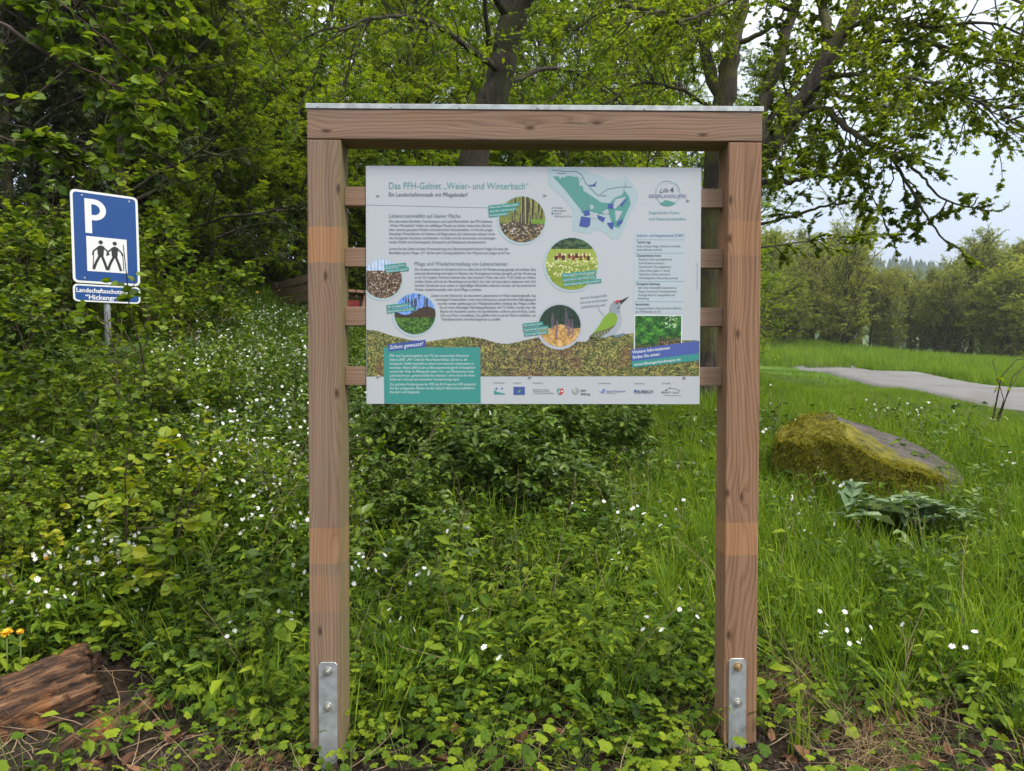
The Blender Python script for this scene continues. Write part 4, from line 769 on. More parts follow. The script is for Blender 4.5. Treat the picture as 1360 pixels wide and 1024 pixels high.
# thick leaning trunk in the middle
def explicit_tree(kind, limbs, base, label, barkm, leafm, tpl, ln, dens=5.0, l2=1.0, per=9, n3=3, sides=12, flat_=.3, droop=.1, cat='tree', skip=0, parts=('trunk', 'crown'), tw=1.0, bias=(0, 0, 0), tmin=.15):
    """limbs: list of (polyline world points, r start, r end, leafy 0/1)"""
    tk = MB(); cw = MB(); base = np.array(base)
    for pts, ra, rb, leafy in limbs:
        pts = np.array(pts)-base; k = max(8, len(pts)*5); t = np.linspace(0, len(pts)-1, k)
        pts = np.stack([crom(pts[:, :2], t)[:, 0], crom(pts[:, :2], t)[:, 1], crom(pts[:, 1:], t)[:, 1]], 1); Ls = np.linalg.norm(np.diff(pts, axis=0), axis=1).sum()
        pts[1:-1] += rng.normal(0, min(.012, ra*.25), (k-2, 3)); tk.tube(pts, np.linspace(ra, rb, k)*(1+rng.normal(0, .04, k)), sides if ra > .05 else 6, .5, 0, False)
        for i in range(int(Ls*dens*leafy)):
            tt = rnd(tmin, 1); p, d = interp(pts, min(tt, .99)); l = l2*rnd(.5, 1.3)*min(1, leafy); b1 = curve(p, side(d, rnd(.5, 1.2), flat_)+np.array(bias), l, 5, .17, (0, 0, -droop)); tk.tube(b1, np.linspace(.010, .003, 6)*tw, 4, .5, 0, False); leaf_on(cw, b1, per, ln, tpl, 0, .25, droop=.15)
            for j in range(n3):
                p2, d2 = interp(b1, rnd(.25, .98)); b2 = curve(p2, side(d2, rnd(.4, 1.1), flat_), l*.5*rnd(.5, 1.2), 3, .2, (0, 0, -droop)); tk.tube(b2, np.array([.005, .004, .003, .002])*tw, 3, .5, 0, False); leaf_on(cw, b2, per, ln, tpl, 0, .15, droop=.15)
    return place(kind, (tk.mesh(kind+'_'+parts[0], [barkm]), cw.mesh(kind+'_'+parts[1], [leafm])), tuple(base), 0, 1, label, None, cat, parts)
D = 10.5
gb = G(618, 470, D)
explicit_tree('thick_trunk_tree', [
    ([gb, P(630, 210, D), P(655, 130, D), P(672, 70, D), P(680, 25, D)], .24, .19, 0), ([P(678, 45, D), P(672, -20, D+.2), P(660, -150, D+.6), P(640, -330, D+1)], .12, .05, 1), ([P(682, 45, D), P(700, -10, D-.1), P(740, -120, D-.4), P(800, -300, D-.8)], .14, .05, 1),
    ([P(650, 60, D), P(645, 20, D-.3), P(630, -60, D-.8)], .05, .02, 1), ([P(668, 100, D), P(590, 40, D-1.2), P(520, 20, D-2), P(450, 40, D-2.6)], .05, .012, 1.2), ([P(665, 120, D), P(730, 90, D+.8), P(790, 110, D+1.2), P(850, 160, D+1.5)], .05, .012, 1.2),
    ([P(672, 20, D), P(620, -60, D-1), P(560, -90, D-2), P(480, -60, D-3)], .06, .015, 1.2), ([P(700, -10, D), P(770, -40, D-1), P(830, 0, D-1.6), P(880, 60, D-2)], .06, .015, 1.2)],
    gb, 'thick grey trunk leaning right and forking above the middle of the beam', M_bark, F_for, TL, .085, 5, 1.3, 10, 4)
# forked tree right
D = 9.2; gb = G(938, 470, D)
explicit_tree('forked_tree', [
    ([gb, P(940, 340, D), P(955, 180, D), P(965, 120, D), P(972, 60, D), P(986, -10, D), P(1000, -160, D)], .17, .09, 0), ([P(962, 140, D), P(940, 80, D), P(930, 20, D), P(915, -100, D)], .09, .05, .6),
    ([P(972, 60, D), P(1010, 45, D-.2), P(1040, 20, D-.4)], .04, .02, 1), ([P(985, -10, D), P(1030, -60, D-1), P(1100, -80, D-1.6)], .05, .015, 1.3), ([P(935, 55, D), P(880, 20, D+.3), P(820, 10, D+.8), P(760, 40, D+1)], .05, .012, 1.3),
    ([P(972, 60, D), P(930, 30, D-.6), P(880, 15, D-1.2), P(830, 30, D-1.8)], .035, .01, 1.2), ([P(955, 150, D), P(905, 120, D-.4), P(850, 110, D-.9), P(800, 140, D-1.1)], .03, .01, 1.3), ([P(950, 210, D), P(1010, 190, D+.6), P(1060, 180, D+1.2)], .03, .01, 1.2)],
    gb, 'slim forked tree with mossy bark rising behind the right end of the beam', M_barko, F_for, TL, .075, 6, 1.0, 10, 4)
# oak reaching over the lane
D = 7.2; gb = G(992, 500, D)
def Q(*a): return [P(u, v, D+dd) for u, v, dd in a]
oak = explicit_tree('oak_tree', [
    (Q((985, 470, 0), (990, 330, 0), (1005, 225, 0), (1045, 165, 0), (1080, 110, 0), (1105, 62, 0), (1135, 10, 0), (1165, -80, 0), (1190, -220, 0)), .12, .06, .25),
    (Q((1103, 62, 0), (1094, 20, .2), (1088, -60, .4), (1070, -180, .6)),   .06, .03, .6), (Q((1008, 225, 0), (1010, 150, .5), (1035, 80, .8), (1050, 20, 1), (1085, -80, 1.2)),   .09, .045, .4),
    (Q((1045, 170, 0), (1075, 145, -.3), (1103, 149, -.6), (1143, 182, -1), (1170, 199, -1.2), (1204, 214, -1.4)), .036, .018, .9), (Q((1170, 199, -1.2), (1187, 212, -1.25), (1204, 243, -1.3), (1231, 287, -1.4), (1262, 331, -1.5)), .018, .006, .45),
    (Q((1204, 214, -1.4), (1225, 235, -1.5), (1250, 262, -1.6), (1285, 275, -1.7), (1300, 262, -1.8)), .013, .004, .4), (Q((1156, 214, -1.1), (1154, 245, -1.1), (1170, 285, -1.15), (1185, 300, -1.2)), .008, .003, .35),
    (Q((1000, 300, 0), (1052, 287, -.4), (1089, 275, -.7), (1137, 267, -1), (1153, 260, -1.1)), .018, .005, .45), (Q((1000, 244, 0), (1035, 243, -.1), (1062, 240, -.2), (1082, 233, -.3), (1120, 238, -.4)), .035, .012, .3),
    (Q((1060, 150, 0), (1100, 103, -.5), (1160, 100, -1), (1230, 110, -1.4), (1290, 130, -1.7), (1345, 165, -2)), .026, .005, 1.0), (Q((1090, 95, 0), (1150, 60, -.4), (1220, 55, -.9), (1290, 75, -1.3), (1350, 90, -1.5)), .028, .006, 1.0),
    (Q((1110, 55, 0), (1145, 27, -.3), (1175, 25, -.6), (1240, 35, -1), (1310, 30, -1.4), (1400, 60, -1.8)), .032, .007, 1.0), (Q((1140, 0, 0), (1190, -40, -.4), (1270, -30, -1), (1350, 0, -1.5), (1430, 30, -1.9)), .032, .007, 1.0),
    (Q((1070, 130, 0), (1110, 125, .6), (1170, 140, 1.2), (1230, 150, 1.7)), .03, .008, 1.1), (Q((1020, 200, 0), (1050, 215, .5), (1090, 220, 1), (1130, 230, 1.5)), .03, .007, .8), (Q((1060, 20, 1), (1000, -10, .6), (950, 10, 0), (900, 30, -.5)), .04, .01, 1), (Q((1010, 180, .4), (1050, 120, .9), (1100, 70, 1.5), (1170, 80, 2)), .04, .01, 1.1),
    (Q((1160, -60, 0), (1230, -110, .5), (1320, -100, 1), (1420, -60, 1.4)), .05, .01, 1), (Q((1110, 140, -.7), (1125, 170, -.7), (1118, 200, -.75), (1105, 225, -.8)), .01, .004, .6), (Q((1090, 130, 0), (1060, 165, -.5), (1040, 190, -.9), (1030, 215, -1.1)), .015, .004, .7), (Q((1000, 330, 0), (1040, 325, .3), (1090, 318, .6), (1150, 312, .9)), .012, .004, .45)],
    gb, 'leaning oak with long leafy branches reaching over the lane at right', M_barko, F_oak, TM, .05, 15, .62, 13, 5, flat_=.25, droop=.12, tw=.8)
# near corner branches
def Q2(d, *a): return [P(u, v, d+dd) for u, v, dd in a]
gb = G(-330, 700, 3.9)
hz = explicit_tree('hazel_bush', [
    ([gb, P(-330, 300, 3.9), P(-250, -60, 3.9), P(-150, -300, 3.9)], .05, .03, 0), (Q2(3.7, (-250, -60, .2), (-100, -20, .1), (0, 30, 0), (70, 75, -.1), (130, 100, -.1), (160, 130, -.1), (182, 158, -.1)), .014, .003, 1.1), (Q2(3.4, (-300, 120, .5), (-120, 150, .2), (0, 182, 0), (45, 190, 0), (82, 202, 0)), .010, .003, .42),
    (Q2(3.9, (-200, -200, 0), (-40, -120, 0), (90, -50, 0), (150, 0, 0), (190, 45, 0), (215, 110, 0)), .013, .003, 1.1), (Q2(3.6, (-160, -120, 0), (-20, -60, 0), (50, -20, 0), (100, 20, 0), (150, 60, 0)), .010, .003, 1.2), (Q2(4.0, (-150, -300, 0), (0, -200, 0), (120, -90, 0), (190, -30, 0), (220, 20, 0)), .012, .003, 1)],
    gb, 'hazel boughs with large round leaves hanging in at the upper left corner', M_twig, F_shrub, TR, .056, 12, .34, 6, 2, flat_=.5, droop=.35, cat='bush', parts=('branches', 'foliage'), tw=.45, tmin=.35)

# ------------------------------------------------------------------ shrubs on the bank
def shrub_mesh(name, h, spread, stems, ln, tpl, leafm, per=12, n2=6, stemm=None, lean=.5, n3=2):
    tk = MB(); cw = MB()
    for i in range(stems):
        a = rnd(0, 6.28); d = np.array([math.cos(a)*lean, math.sin(a)*lean, 1]); b = curve((math.cos(a)*spread*.12, math.sin(a)*spread*.12, -.1), d, h*rnd(.6, 1.1), 7, .09, (0, 0, .05)); tk.tube(b, np.linspace(.008, .0025, 8), 5, .5, 0, False); leaf_on(cw, b, per//2, ln, tpl, 0, .4)
        for j in range(n2):
            p, dd = interp(b, rnd(.15, .97)); b2 = curve(p, side(dd, rnd(.6, 1.2), .3), h*.32*rnd(.5, 1.2), 4, .15, (0, 0, .1)); tk.tube(b2, np.linspace(.004, .0015, 5), 4, .5, 0, False); leaf_on(cw, b2, per, ln, tpl, 0, .1)
            for k in range(n3):
                p3, d3 = interp(b2, rnd(.2, .9)); b3 = curve(p3, side(d3, rnd(.5, 1.), .3), h*.16*rnd(.5, 1.2), 3, .15); tk.tube(b3, [.002, .0018, .0015, .001], 3, .5, 0, False); leaf_on(cw, b3, per//2, ln, tpl, 0, .1)
    return tk.mesh(name+'_stems', [stemm or M_twig]), cw.mesh(name+'_foliage', [leafm])
SP = ('stems', 'foliage')
sA = shrub_mesh('shrub', 1.35, .9, 12, .062, TR, F_shrub, 12, 8); sB = shrub_mesh('shrub', 1.1, .9, 12, .068, TL, F_dark, 12, 8); sY = shrub_mesh('sapling', .95, .3, 4, .055, TR, F_yel, 10, 7); sT = shrub_mesh('sapling', 1.5, .2, 3, .06, TR, F_shrub, 8, 8, None, .22, 1); sN = shrub_mesh('bramble', .95, 1, 16, .078, TL, F_dark, 12, 7, M_stem, .55)
sh = [(sA, -60, 5.2, 1.0, 'broad light green shrub at the left edge below the sign'), (sB, -50, 5.9, 1.1, 'dark shrub at the left edge level with the sign foot'), (sA, -30, 4.8, .75, 'round leaved shrub left of the sign pole'), (sA, 60, 4.3, .75, 'low light shrub in front at the left edge'), (sA, 190, 4.2, .45, 'round leaved shrub right in front of the sign pole'),
      (sA, 268, 5.8, .6, 'round leaved shrub between the sign and the flowery slope'), (sA, 20, 7.4, 1.2, 'light shrub behind and left of the sign pole'), (sB, -40, 7.2, 1.5, 'tall dark shrub left behind the sign'), (sA, 215, 8.0, 1.1, 'light round leaved shrub behind and right of the sign'), (sA, 262, 8.6, .7, 'light shrub at the upper end of the shrub belt'),
      (sA, 20, 3.7, .55, 'small light shrub at the left edge above the dandelions'), (sA, 110, 4.1, .45, 'small round leaved shrub behind the yellow sapling'), (sB, 60, 8.8, 1.5, 'tall dark shrub directly behind the sign plate'), (sA, 160, 9.2, 1.4, 'light shrub behind the sign on its right'), (sB, 250, 11.4, 1.2, 'dark shrub under the yellowish slope trees'), (sB, 315, 13.2, 1.0, 'dark shrub left of the old bench'), (sB, -130, 8.0, 1.5, 'tall dark shrub outside the left edge'), (sA, 255, 4.6, .42, 'smallest round leaved shrub among the white flowers')]
for me, u, d, s, lab in sh: place('leafy_shrub', me, G(u, 500, d), rnd(0, 6), s, lab, 'shrubs on the left bank', 'shrub', SP)
place('young_sapling', sY, G(178, 700, 3.6), .5, 1.0, 'yellowish green sapling with reddish tips at left centre', None, 'sapling', SP)
place('young_sapling', sY, G(70, 800, 3.3), 2.5, .62, 'small yellow green sapling above the rotten log', None, 'sapling', SP)
place('young_sapling', sT, G(178, 520, 5.4), 1.5, 1.12, 'slender sapling whose twigs cross in front of the parking sign', None, 'sapling', SP)
place('young_sapling', sT, G(205, 520, 5.3), 4.2, .8, 'leafy sapling at the lower right corner of the parking sign', None, 'sapling', SP)
place('young_sapling', sT, G(487, 650, 4.3), 3.1, .78, 'slender sapling just right of the left post', None, 'sapling', SP)
place('young_sapling', sT, G(385, 640, 4.3), 2.1, .68, 'slender sapling just left of the left post', None, 'sapling', SP)
place('young_sapling', sT, G(322, 860, 3.1), 4.1, .35, 'small dark stemmed sapling in the herbs left of the left post', None, 'sapling', SP)
for u, d, s, lab in ((560, 5.6, 1.0, 'dark bramble clump under the left part of the panel'), (640, 5.2, .95, 'dark bramble clump under the middle of the panel'), (700, 6.2, 1.0, 'dark bramble clump under the panel behind the others'), (600, 4.7, .75, 'lower dark bramble clump in front under the panel'), (520, 6.8, 1.1, 'dark bramble clump behind the left post'), (790, 6.2, .9, 'dark bramble clump right of centre under the panel')):
    place('bramble_clump', sN, G(u, 560, d), rnd(0, 6), s, lab, 'dark brambles under the panel', 'bramble', SP)
# bare arching stems at the right
q = MB(); gb = np.array(G(1322, 560, 7.5))
for px, r in (([(1318, 560, 0), (1330, 500, 0), (1350, 478, 0), (1400, 470, 0)], .008), ([(1322, 560, 0), (1340, 520, .1), (1362, 480, .1)], .006), ([(1325, 560, 0), (1333, 530, 0), (1318, 480, 0), (1345, 455, .1)], .005), ([(1326, 560, 0), (1345, 500, .1), (1380, 470, .1)], .007)):
    q.tube(np.array([P(u, v, 7.5+d) for u, v, d in px])-gb, np.linspace(r*1.2, r*.4, len(px)), 6)
cwm = MB(); leaf_on(cwm, np.array([P(1316, 545, 7.4), P(1325, 500, 7.4), P(1345, 520, 7.4)])-gb, 14, .05, TR, 0)
place('arching_shoots', (q.mesh('shoots', [M_twig]), cwm.mesh('shoot_leaves', [F_yel])), tuple(gb), 0, 1, 'bare dark arching shoots beside the lane at the right edge', None, 'shoots', ('stems', 'foliage'))

# ------------------------------------------------------------------ far tree belt beyond the field
fa = [tree_mesh('alder', 10.5, .17, .28, 26, 4.0, 7, .24, TS, M_bark, F_far, n2=7, n3=3, up=.45, thin=3, sides=4, wobt=.06), tree_mesh('alder', 12, .17, .38, 24, 3.4, 5, .22, TS, M_bark, F_far, n2=7, n3=3, up=.6, thin=3, sides=4, wobt=.05),
      tree_mesh('willow', 7.5, .18, .06, 30, 4.8, 8, .24, TS, M_barkd, F_far, n2=7, n3=3, up=.55, thin=3, sides=4, shape='vase'), tree_mesh('bush', 4.5, .12, .0, 30, 3.4, 10, .22, TS, M_barkd, F_far, n2=6, n3=3, up=.3, thin=2, sides=4, shape='oval')]
k = 0
frt = []
for u in np.arange(985, 1470, 17): frt.append((u+rnd(-6, 6), rnd(59, 66), int(rng.integers(0, 3)), rnd(.72, .95)))
for u in np.arange(990, 1470, 26): frt.append((u+rnd(-9, 9), rnd(70, 84), int(rng.integers(0, 2)), rnd(.85, 1.15)))
for u in np.arange(995, 1480, 22): frt.append((u+rnd(-9, 9), rnd(62, 68), 3, rnd(.7, 1.0)))
for u in np.arange(985, 1480, 15): frt.append((u+rnd(-9, 9), rnd(68.5, 76), int(rng.integers(0, 2)), rnd(.85, 1.05)))
frt += [(1345, 56.5, 3, 1.5), (1365, 57, 3, 1.6), (1120, 58, 2, 1.25), (1010, 55, 3, 1.2), (1040, 56, 3, 1.1)]
frt = [(u, d, k_, s*(.74 if 1135 < u < 1262 else 1.0)) for u, d, k_, s in frt]
ordn = ['first', 'second', 'third', 'fourth', 'fifth', 'sixth', 'seventh', 'eighth', 'ninth', 'tenth', 'eleventh', 'twelfth', 'thirteenth', 'fourteenth', 'fifteenth', 'sixteenth', 'seventeenth', 'eighteenth', 'nineteenth', 'twentieth', 'twenty-first', 'twenty-second', 'twenty-third', 'twenty-fourth', 'twenty-fifth', 'twenty-sixth', 'twenty-seventh', 'twenty-eighth', 'twenty-ninth', 'thirtieth']; seen = {}
for u, d, kk_, s in sorted(frt):
    x, y, z = G(u, 470, d); row = 'front' if d < 58 else ('middle' if d < 68 else 'rear'); nm = ('thin alders', 'bare topped alders', 'spreading willows', 'low bushes')[kk_]; key = (nm, row); c_ = seen.get(key, 0); seen[key] = c_+1
    place('field_tree', fa[kk_], (x, y, z), rnd(0, 6), s*(.92 if kk_ < 2 else .8), '%s from left of the %s in the %s row beyond the field' % (ordn[min(c_, 29)], nm, row), 'trees in the belt beyond the field')
# wood on the far hill
q = MB(); HXf, HYf, HZf = [a.ravel() for a in hill_xyz]; idx = rng.integers(0, len(HXf), 2600); cone = []
for i in idx:
    x, y, z = HXf[i]+rnd(-4, 4), HYf[i]+rnd(-5, 5), HZf[i]; hh = rnd(8, 14); r = hh*rnd(.2, .3)
    a = np.arange(7)*2*np.pi/7+rnd(0, 1); V = [(x, y, z+hh)]
    for lv, (zz_, rr_) in enumerate(((.72, .45), (.45, .8), (.1, 1.0))): V += [(x+r*rr_*math.cos(t)*rnd(.6, 1.2), y+r*rr_*math.sin(t)*rnd(.6, 1.2), z+hh*zz_*rnd(.92, 1.05)) for t in a]
    f3 = [(0, 1+j, 1+(j+1) % 7) for j in range(7)]; f4 = [(1+l*7+j, 8+l*7+j, 8+l*7+(j+1) % 7, 1+l*7+(j+1) % 7) for l in range(2) for j in range(7)]
    q.add(V, [np.array(f3), np.array(f4)], rnd(0, 1))
tag(q.build('distant_wood', foliage('spruce_needles', (.02, .045, .02), (.035, .07, .03), (.08, .12, .04), .05, .9, .1, .02, .3)), 'dark wood covering the distant hill', 'wood', kind='stuff')
# ------------------------------------------------------------------ ground cover (stuff): instanced small plants
def protos(name, meshes):
    c = bpy.data.collections.new(name)
    for i, me in enumerate(meshes):
        o = bpy.data.objects.new('%s_%02d' % (name, i), me); c.objects.link(o)
    return c
def scatter(name, coll, n_var, xy, scl, label, cat, mat0, tilt=.25, dz=0.0, zz=None):
    n = len(xy)
    if n == 0: return
    me = bpy.data.meshes.new(name); z = H(xy[:, 0], xy[:, 1])+dz if zz is None else zz; nearf = np.exp(-((xy[:, 0]/8)**2+((xy[:, 1]-2)/8)**2))
    if zz is None: z = z+nearf*((fbm(xy[:, 0], xy[:, 1], 5, 2.2)-.5)*.12+(fbm(xy[:, 0], xy[:, 1], 9, 9)-.5)*.05)
    me.vertices.add(n); me.vertices.foreach_set('co', np.c_[xy, z].astype(np.float32).ravel())
    for nm, ty, v in (('rot', 'FLOAT_VECTOR', np.c_[rng.normal(0, tilt, n), rng.normal(0, tilt, n), rnd(0, 6.28, n)]), ('scl', 'FLOAT', np.broadcast_to(scl, (n,))*rnd(.7, 1.25, n)), ('idx', 'INT', rng.integers(0, n_var, n))):
        a = me.attributes.new(nm, ty, 'POINT'); a.data.foreach_set('vector' if ty == 'FLOAT_VECTOR' else 'value', np.asarray(v, np.float32 if ty != 'INT' else np.int32).ravel())
    o = bpy.data.objects.new(name, me); COL.objects.link(o)
    gt = bpy.data.node_groups.new(name+'_scatter', 'GeometryNodeTree'); gt.interface.new_socket('Geometry', in_out='INPUT', socket_type='NodeSocketGeometry'); gt.interface.new_socket('Geometry', in_out='OUTPUT', socket_type='NodeSocketGeometry')
    N = gt.nodes.new; gi = N('NodeGroupInput'); go = N('NodeGroupOutput'); ip = N('GeometryNodeInstanceOnPoints'); ci = N('GeometryNodeCollectionInfo'); ci.inputs['Collection'].default_value = coll; ci.inputs['Separate Children'].default_value = True; ci.inputs['Reset Children'].default_value = True
    def na(nm, dt):
        x = N('GeometryNodeInputNamedAttribute'); x.data_type = dt; x.inputs[0].default_value = nm; return [q for q in x.outputs if q.enabled and q.name == 'Attribute'][0]
    er = N('FunctionNodeEulerToRotation'); gt.links.new(na('rot', 'FLOAT_VECTOR'), er.inputs[0]); gt.links.new(er.outputs[0], ip.inputs['Rotation'])
    gt.links.new(gi.outputs[0], ip.inputs['Points']); gt.links.new(ci.outputs[0], ip.inputs['Instance']); ip.inputs['Pick Instance'].default_value = True
    gt.links.new(na('idx', 'INT'), ip.inputs['Instance Index']); gt.links.new(na('scl', 'FLOAT'), ip.inputs['Scale']); gt.links.new(ip.outputs[0], go.inputs[0])
    md = o.modifiers.new('scatter', 'NODES'); md.node_group = gt
    return tag(o, label, cat, kind='stuff')
def herb(nst, h, ln, tpl, leafm, per=1, stemr=.0016, lean=.8, hang=.1, extra=0):
    q = MB()
    for i in range(nst):
        a = rnd(0, 6.28); l = rnd(.2, lean); b = curve((rnd(-.03, .03), rnd(-.03, .03), -.02), (math.cos(a)*l, math.sin(a)*l, 1), h*rnd(.45, 1.1), 4, .12, (math.cos(a)*.3, math.sin(a)*.3, -.2)); q.tube(b, np.linspace(stemr, stemr*.6, 5), 3, .4, 1, False)
        d = unit(np.array([math.cos(a), math.sin(a), -hang])+rng.normal(0, .2, 3)); q.stamp(tpl, b[-1], d, np.array([-d[0]*.2, -d[1]*.2, 1])+rng.normal(0, .2, 3), ln*rnd(.7, 1.2), rnd(0, 1), 0)
        if extra: leaf_on(q, b, extra, ln*.7, tpl, 0, .3)
    return q.mesh('herb', [leafm, M_stem])
def tuft(n, h, w_, leafm, sp=.05, bend=.9):
    q = MB()
    for i in range(n):
        a = rnd(0, 6.28); l = h*rnd(.5, 1.15); b0 = np.array([rnd(-sp, sp), rnd(-sp, sp), -.02]); o = np.array([math.cos(a), math.sin(a)]); k = rnd(.15, bend); V = []
        s = np.array([-o[1], o[0], 0]); 
        for t in (0, .35, .7, 1):
            p = b0+np.array([o[0]*k*t*t*l*.6, o[1]*k*t*t*l*.6, l*(t-.28*k*t*t)]); ww = w_*(1, .9, .55, .04)[int(t*3+.1)]; V += [p-s*ww/2, p+s*ww/2]
        q.add(V, [np.array([(0, 1, 3, 2), (2, 3, 5, 4), (4, 5, 7, 6)])], rnd(0, 1), 0)
    return q.mesh('tuft', [leafm])
def T_flower():
    V = [(0, 0, 0)]; F = []
    for i in range(5):
        a = i*2*math.pi/5; n0 = len(V)
        for r, da, z in ((.55, -.52, .1), (1.0, -.38, .16), (.82, 0, .12), (1.0, .38, .16), (.55, .52, .1)): V.append((r*math.cos(a+da), r*math.sin(a+da), z))
        F.append((0, n0, n0+1, n0+2)); F.append((0, n0+2, n0+3, n0+4))
    return np.array(V), [np.array(F)]
TF = T_flower()
def stitch(n, h):
    q = MB()
    for i in range(n):
        a = rnd(0, 6.28); b = curve((rnd(-.06, .06), rnd(-.06, .06), 0), (math.cos(a)*.35, math.sin(a)*.35, 1), h*rnd(.6, 1.15), 5, .12); q.tube(b, .0011, 3, .5, 1, False); leaf_on(q, b, 8, .045, TLn, 0, .1)
        up = unit(np.array([math.cos(a)*.6, -.9, .8])+rng.normal(0, .4, 3)); q.stamp(TF, b[-1], np.cross(up, (0.3, 1, .2)), up, rnd(.0095, .0125), .5, 2)
    return q.mesh('stitchwort', [F_grass, M_stem, M_petal])
cH = protos('cover_herb', [herb(13, .17, .046, TT, F_herb) for _ in range(6)]+[herb(12, .12, .030, TM7, F_herb) for _ in range(2)])
cHd = protos('cover_dark_herb', [herb(10, .24, .06, TT, F_dark) for _ in range(3)]+[herb(7, .38, .06, TL, F_dark, extra=7, lean=.35) for _ in range(4)])
cU = protos('cover_upright_herb', [herb(6, .38, .06, TLn, F_herb, extra=9, lean=.3) for _ in range(3)]+[herb(5, .30, .075, TL, F_herb, extra=5, lean=.4) for _ in range(3)])
cG = protos('cover_grass', [tuft(20, .34, .0055, F_grass) for _ in range(5)]); cGs = protos('cover_meadow', [tuft(26, .5, .009, F_grass, .12) for _ in range(4)])
cS = protos('cover_stitchwort', [stitch(4, .26) for _ in range(5)]); cD = protos('cover_dry', [tuft(26, .26, .0022, F_dry, .09, 2.2) for _ in range(4)])
dl = []
for _ in range(5):
    q = MB(); q.stamp(T_leaf(.6, rnd(-.1, .3), rnd(-.4, .4)), [0, 0, .01], [1, 0, rnd(-.2, .3)], [0, 0, 1], .07, rnd(0, 1), 0); dl.append(q.mesh('dead_leaf', [F_dead]))
cL = protos('cover_litter', dl)
def clod(mt, squash=.7):
    bm = bmesh.new(); bmesh.ops.create_icosphere(bm, subdivisions=2, radius=1)
    sd_ = rnd(0, 40)
    for v in bm.verts:
        k = 1+.35*math.sin(v.co.x*3+sd_)*math.cos(v.co.y*4+sd_*2)+rnd(-.14, .14); v.co *= k; v.co.z *= squash
    me = bpy.data.meshes.new('clod'); bm.to_mesh(me); bm.free(); me.materials.append(mt); return me
cC = protos('cover_clod', [clod(M_clod) for _ in range(5)])
tw = []
for _ in range(4):
    q = MB(); b = curve((0, 0, .005), (1, 0, .05), .22, 5, .18); q.tube(b, np.linspace(.0028, .001, 6), 4, .5, 0); tw.append(q.mesh('twig', [M_drytwig]))
cW = protos('cover_twig', tw)

def cand(dens, dmin, dmax, u0=-160, u1=1520):
    """random ground points, uniform in area, inside the viewed sector (with a margin)"""
    a0, a1 = math.atan((u0-680)/FPX), math.atan((u1-680)/FPX); A_ = .5*(a1-a0)*(dmax**2-dmin**2)*1.3; n = int(dens*A_)
    a = rnd(a0-.0, a1+.0, n); d = np.sqrt(rnd(dmin**2, dmax**2*1.3, n)); x = CAM[0]+d*np.sin(a); y = CAM[1]+d*np.cos(a); keep = (y-CAM[1] < dmax)
    return np.c_[x, y][keep]
def D_(p): return p[:, 1]-CAM[1]
def U_(p): return 680+FPX*(p[:, 0]-CAM[0])/D_(p)
STR = [np.array([-.75, -.12]), np.array([.76, -.12])]
def keep(p, prob, soil=False):
    p = p[rng.random(len(p)) < prob]
    if soil: return p
    for s_ in STR: p = p[clear(p, s_, .12, .14)]
    return p[nolog(p) & clear(p, THI+np.array([0, -.1]), .36, .25) & clear(p, BOU+np.array([-.05, -.1]), .44, .20)]
def sst(x, a, b): return np.clip((x-a)/(b-a), 0, 1)
def inroad(p):
    d = np.full(len(p), 99.0)
    for c, r in zip(ROADC[::3], ROADR[::3]):
        v = p-c; s = v@r; t = v@np.array([-r[1], r[0]]); ok = np.abs(t) < 3
        d = np.where(ok & (s > -.25) & (s < 3.25), 0, d)
    return d < 1
def farside(p):
    best = np.full(len(p), 1e9); s_ = np.zeros(len(p))
    for c, r in zip(ROADC[::2], ROADR[::2]):
        v = p-c; t = np.abs(v@np.array([-r[1], r[0]])); s = v@r; k = t < best; s_ = np.where(k, s, s_); best = np.where(k, t, best)
    return s_ > 3.3
# bare strip mask: soil in front of and right of the right post
def bare(p):
    u, d = U_(p), D_(p); x = p[:, 0]; nz_ = fbm(x, p[:, 1], 91, 2.5)-.5
    a = .93*(1-sst(d+nz_*1.1, 2.56, 2.86))
    b = np.exp(-(((x-1.10)/.30)**2+((d-2.9)/.38)**2)*1.2)*1.15
    return np.clip(np.maximum(a, b), 0, 1)
LOGS = [(P(-95, 1010, 2.75), P(128, 925, 3.05), .25), (P(60, 1045, 2.62), P(196, 938, 2.95), .08)]
def nolog(p):
    k = np.ones(len(p), bool)
    for a, b, r in LOGS:
        a2, b2 = a[:2], b[:2]+(b[:2]-a[:2])*.0; t = np.clip(((p-a2)@(b2-a2))/((b2-a2)@(b2-a2)), 0, 1); q_ = a2+t[:, None]*(b2-a2); e = p-q_; e[:, 1] *= np.where(e[:, 1] < 0, .62, 1.3)
        k &= np.hypot(e[:, 0], e[:, 1]) > r
    return k
def clear(p, c, rx, ry): return ((p[:, 0]-c[0])/rx)**2+((p[:, 1]-c[1])/ry)**2 > 1
THI = P(1195, 720, 4.5)[:2]; BOU = P(1150, 600, 5.3)[:2]
def leftness(p): return 1-sst(p[:, 0]+.25*(D_(p)-3), -1.3, -.2)
def rightness(p): return sst(p[:, 0]+(fbm(p[:, 0], p[:, 1], 93, 1.2)-.5)*.8, .55+0, 1.3)
CX = lambda p, s, sc: fbm(p[:, 0], p[:, 1], s, sc)
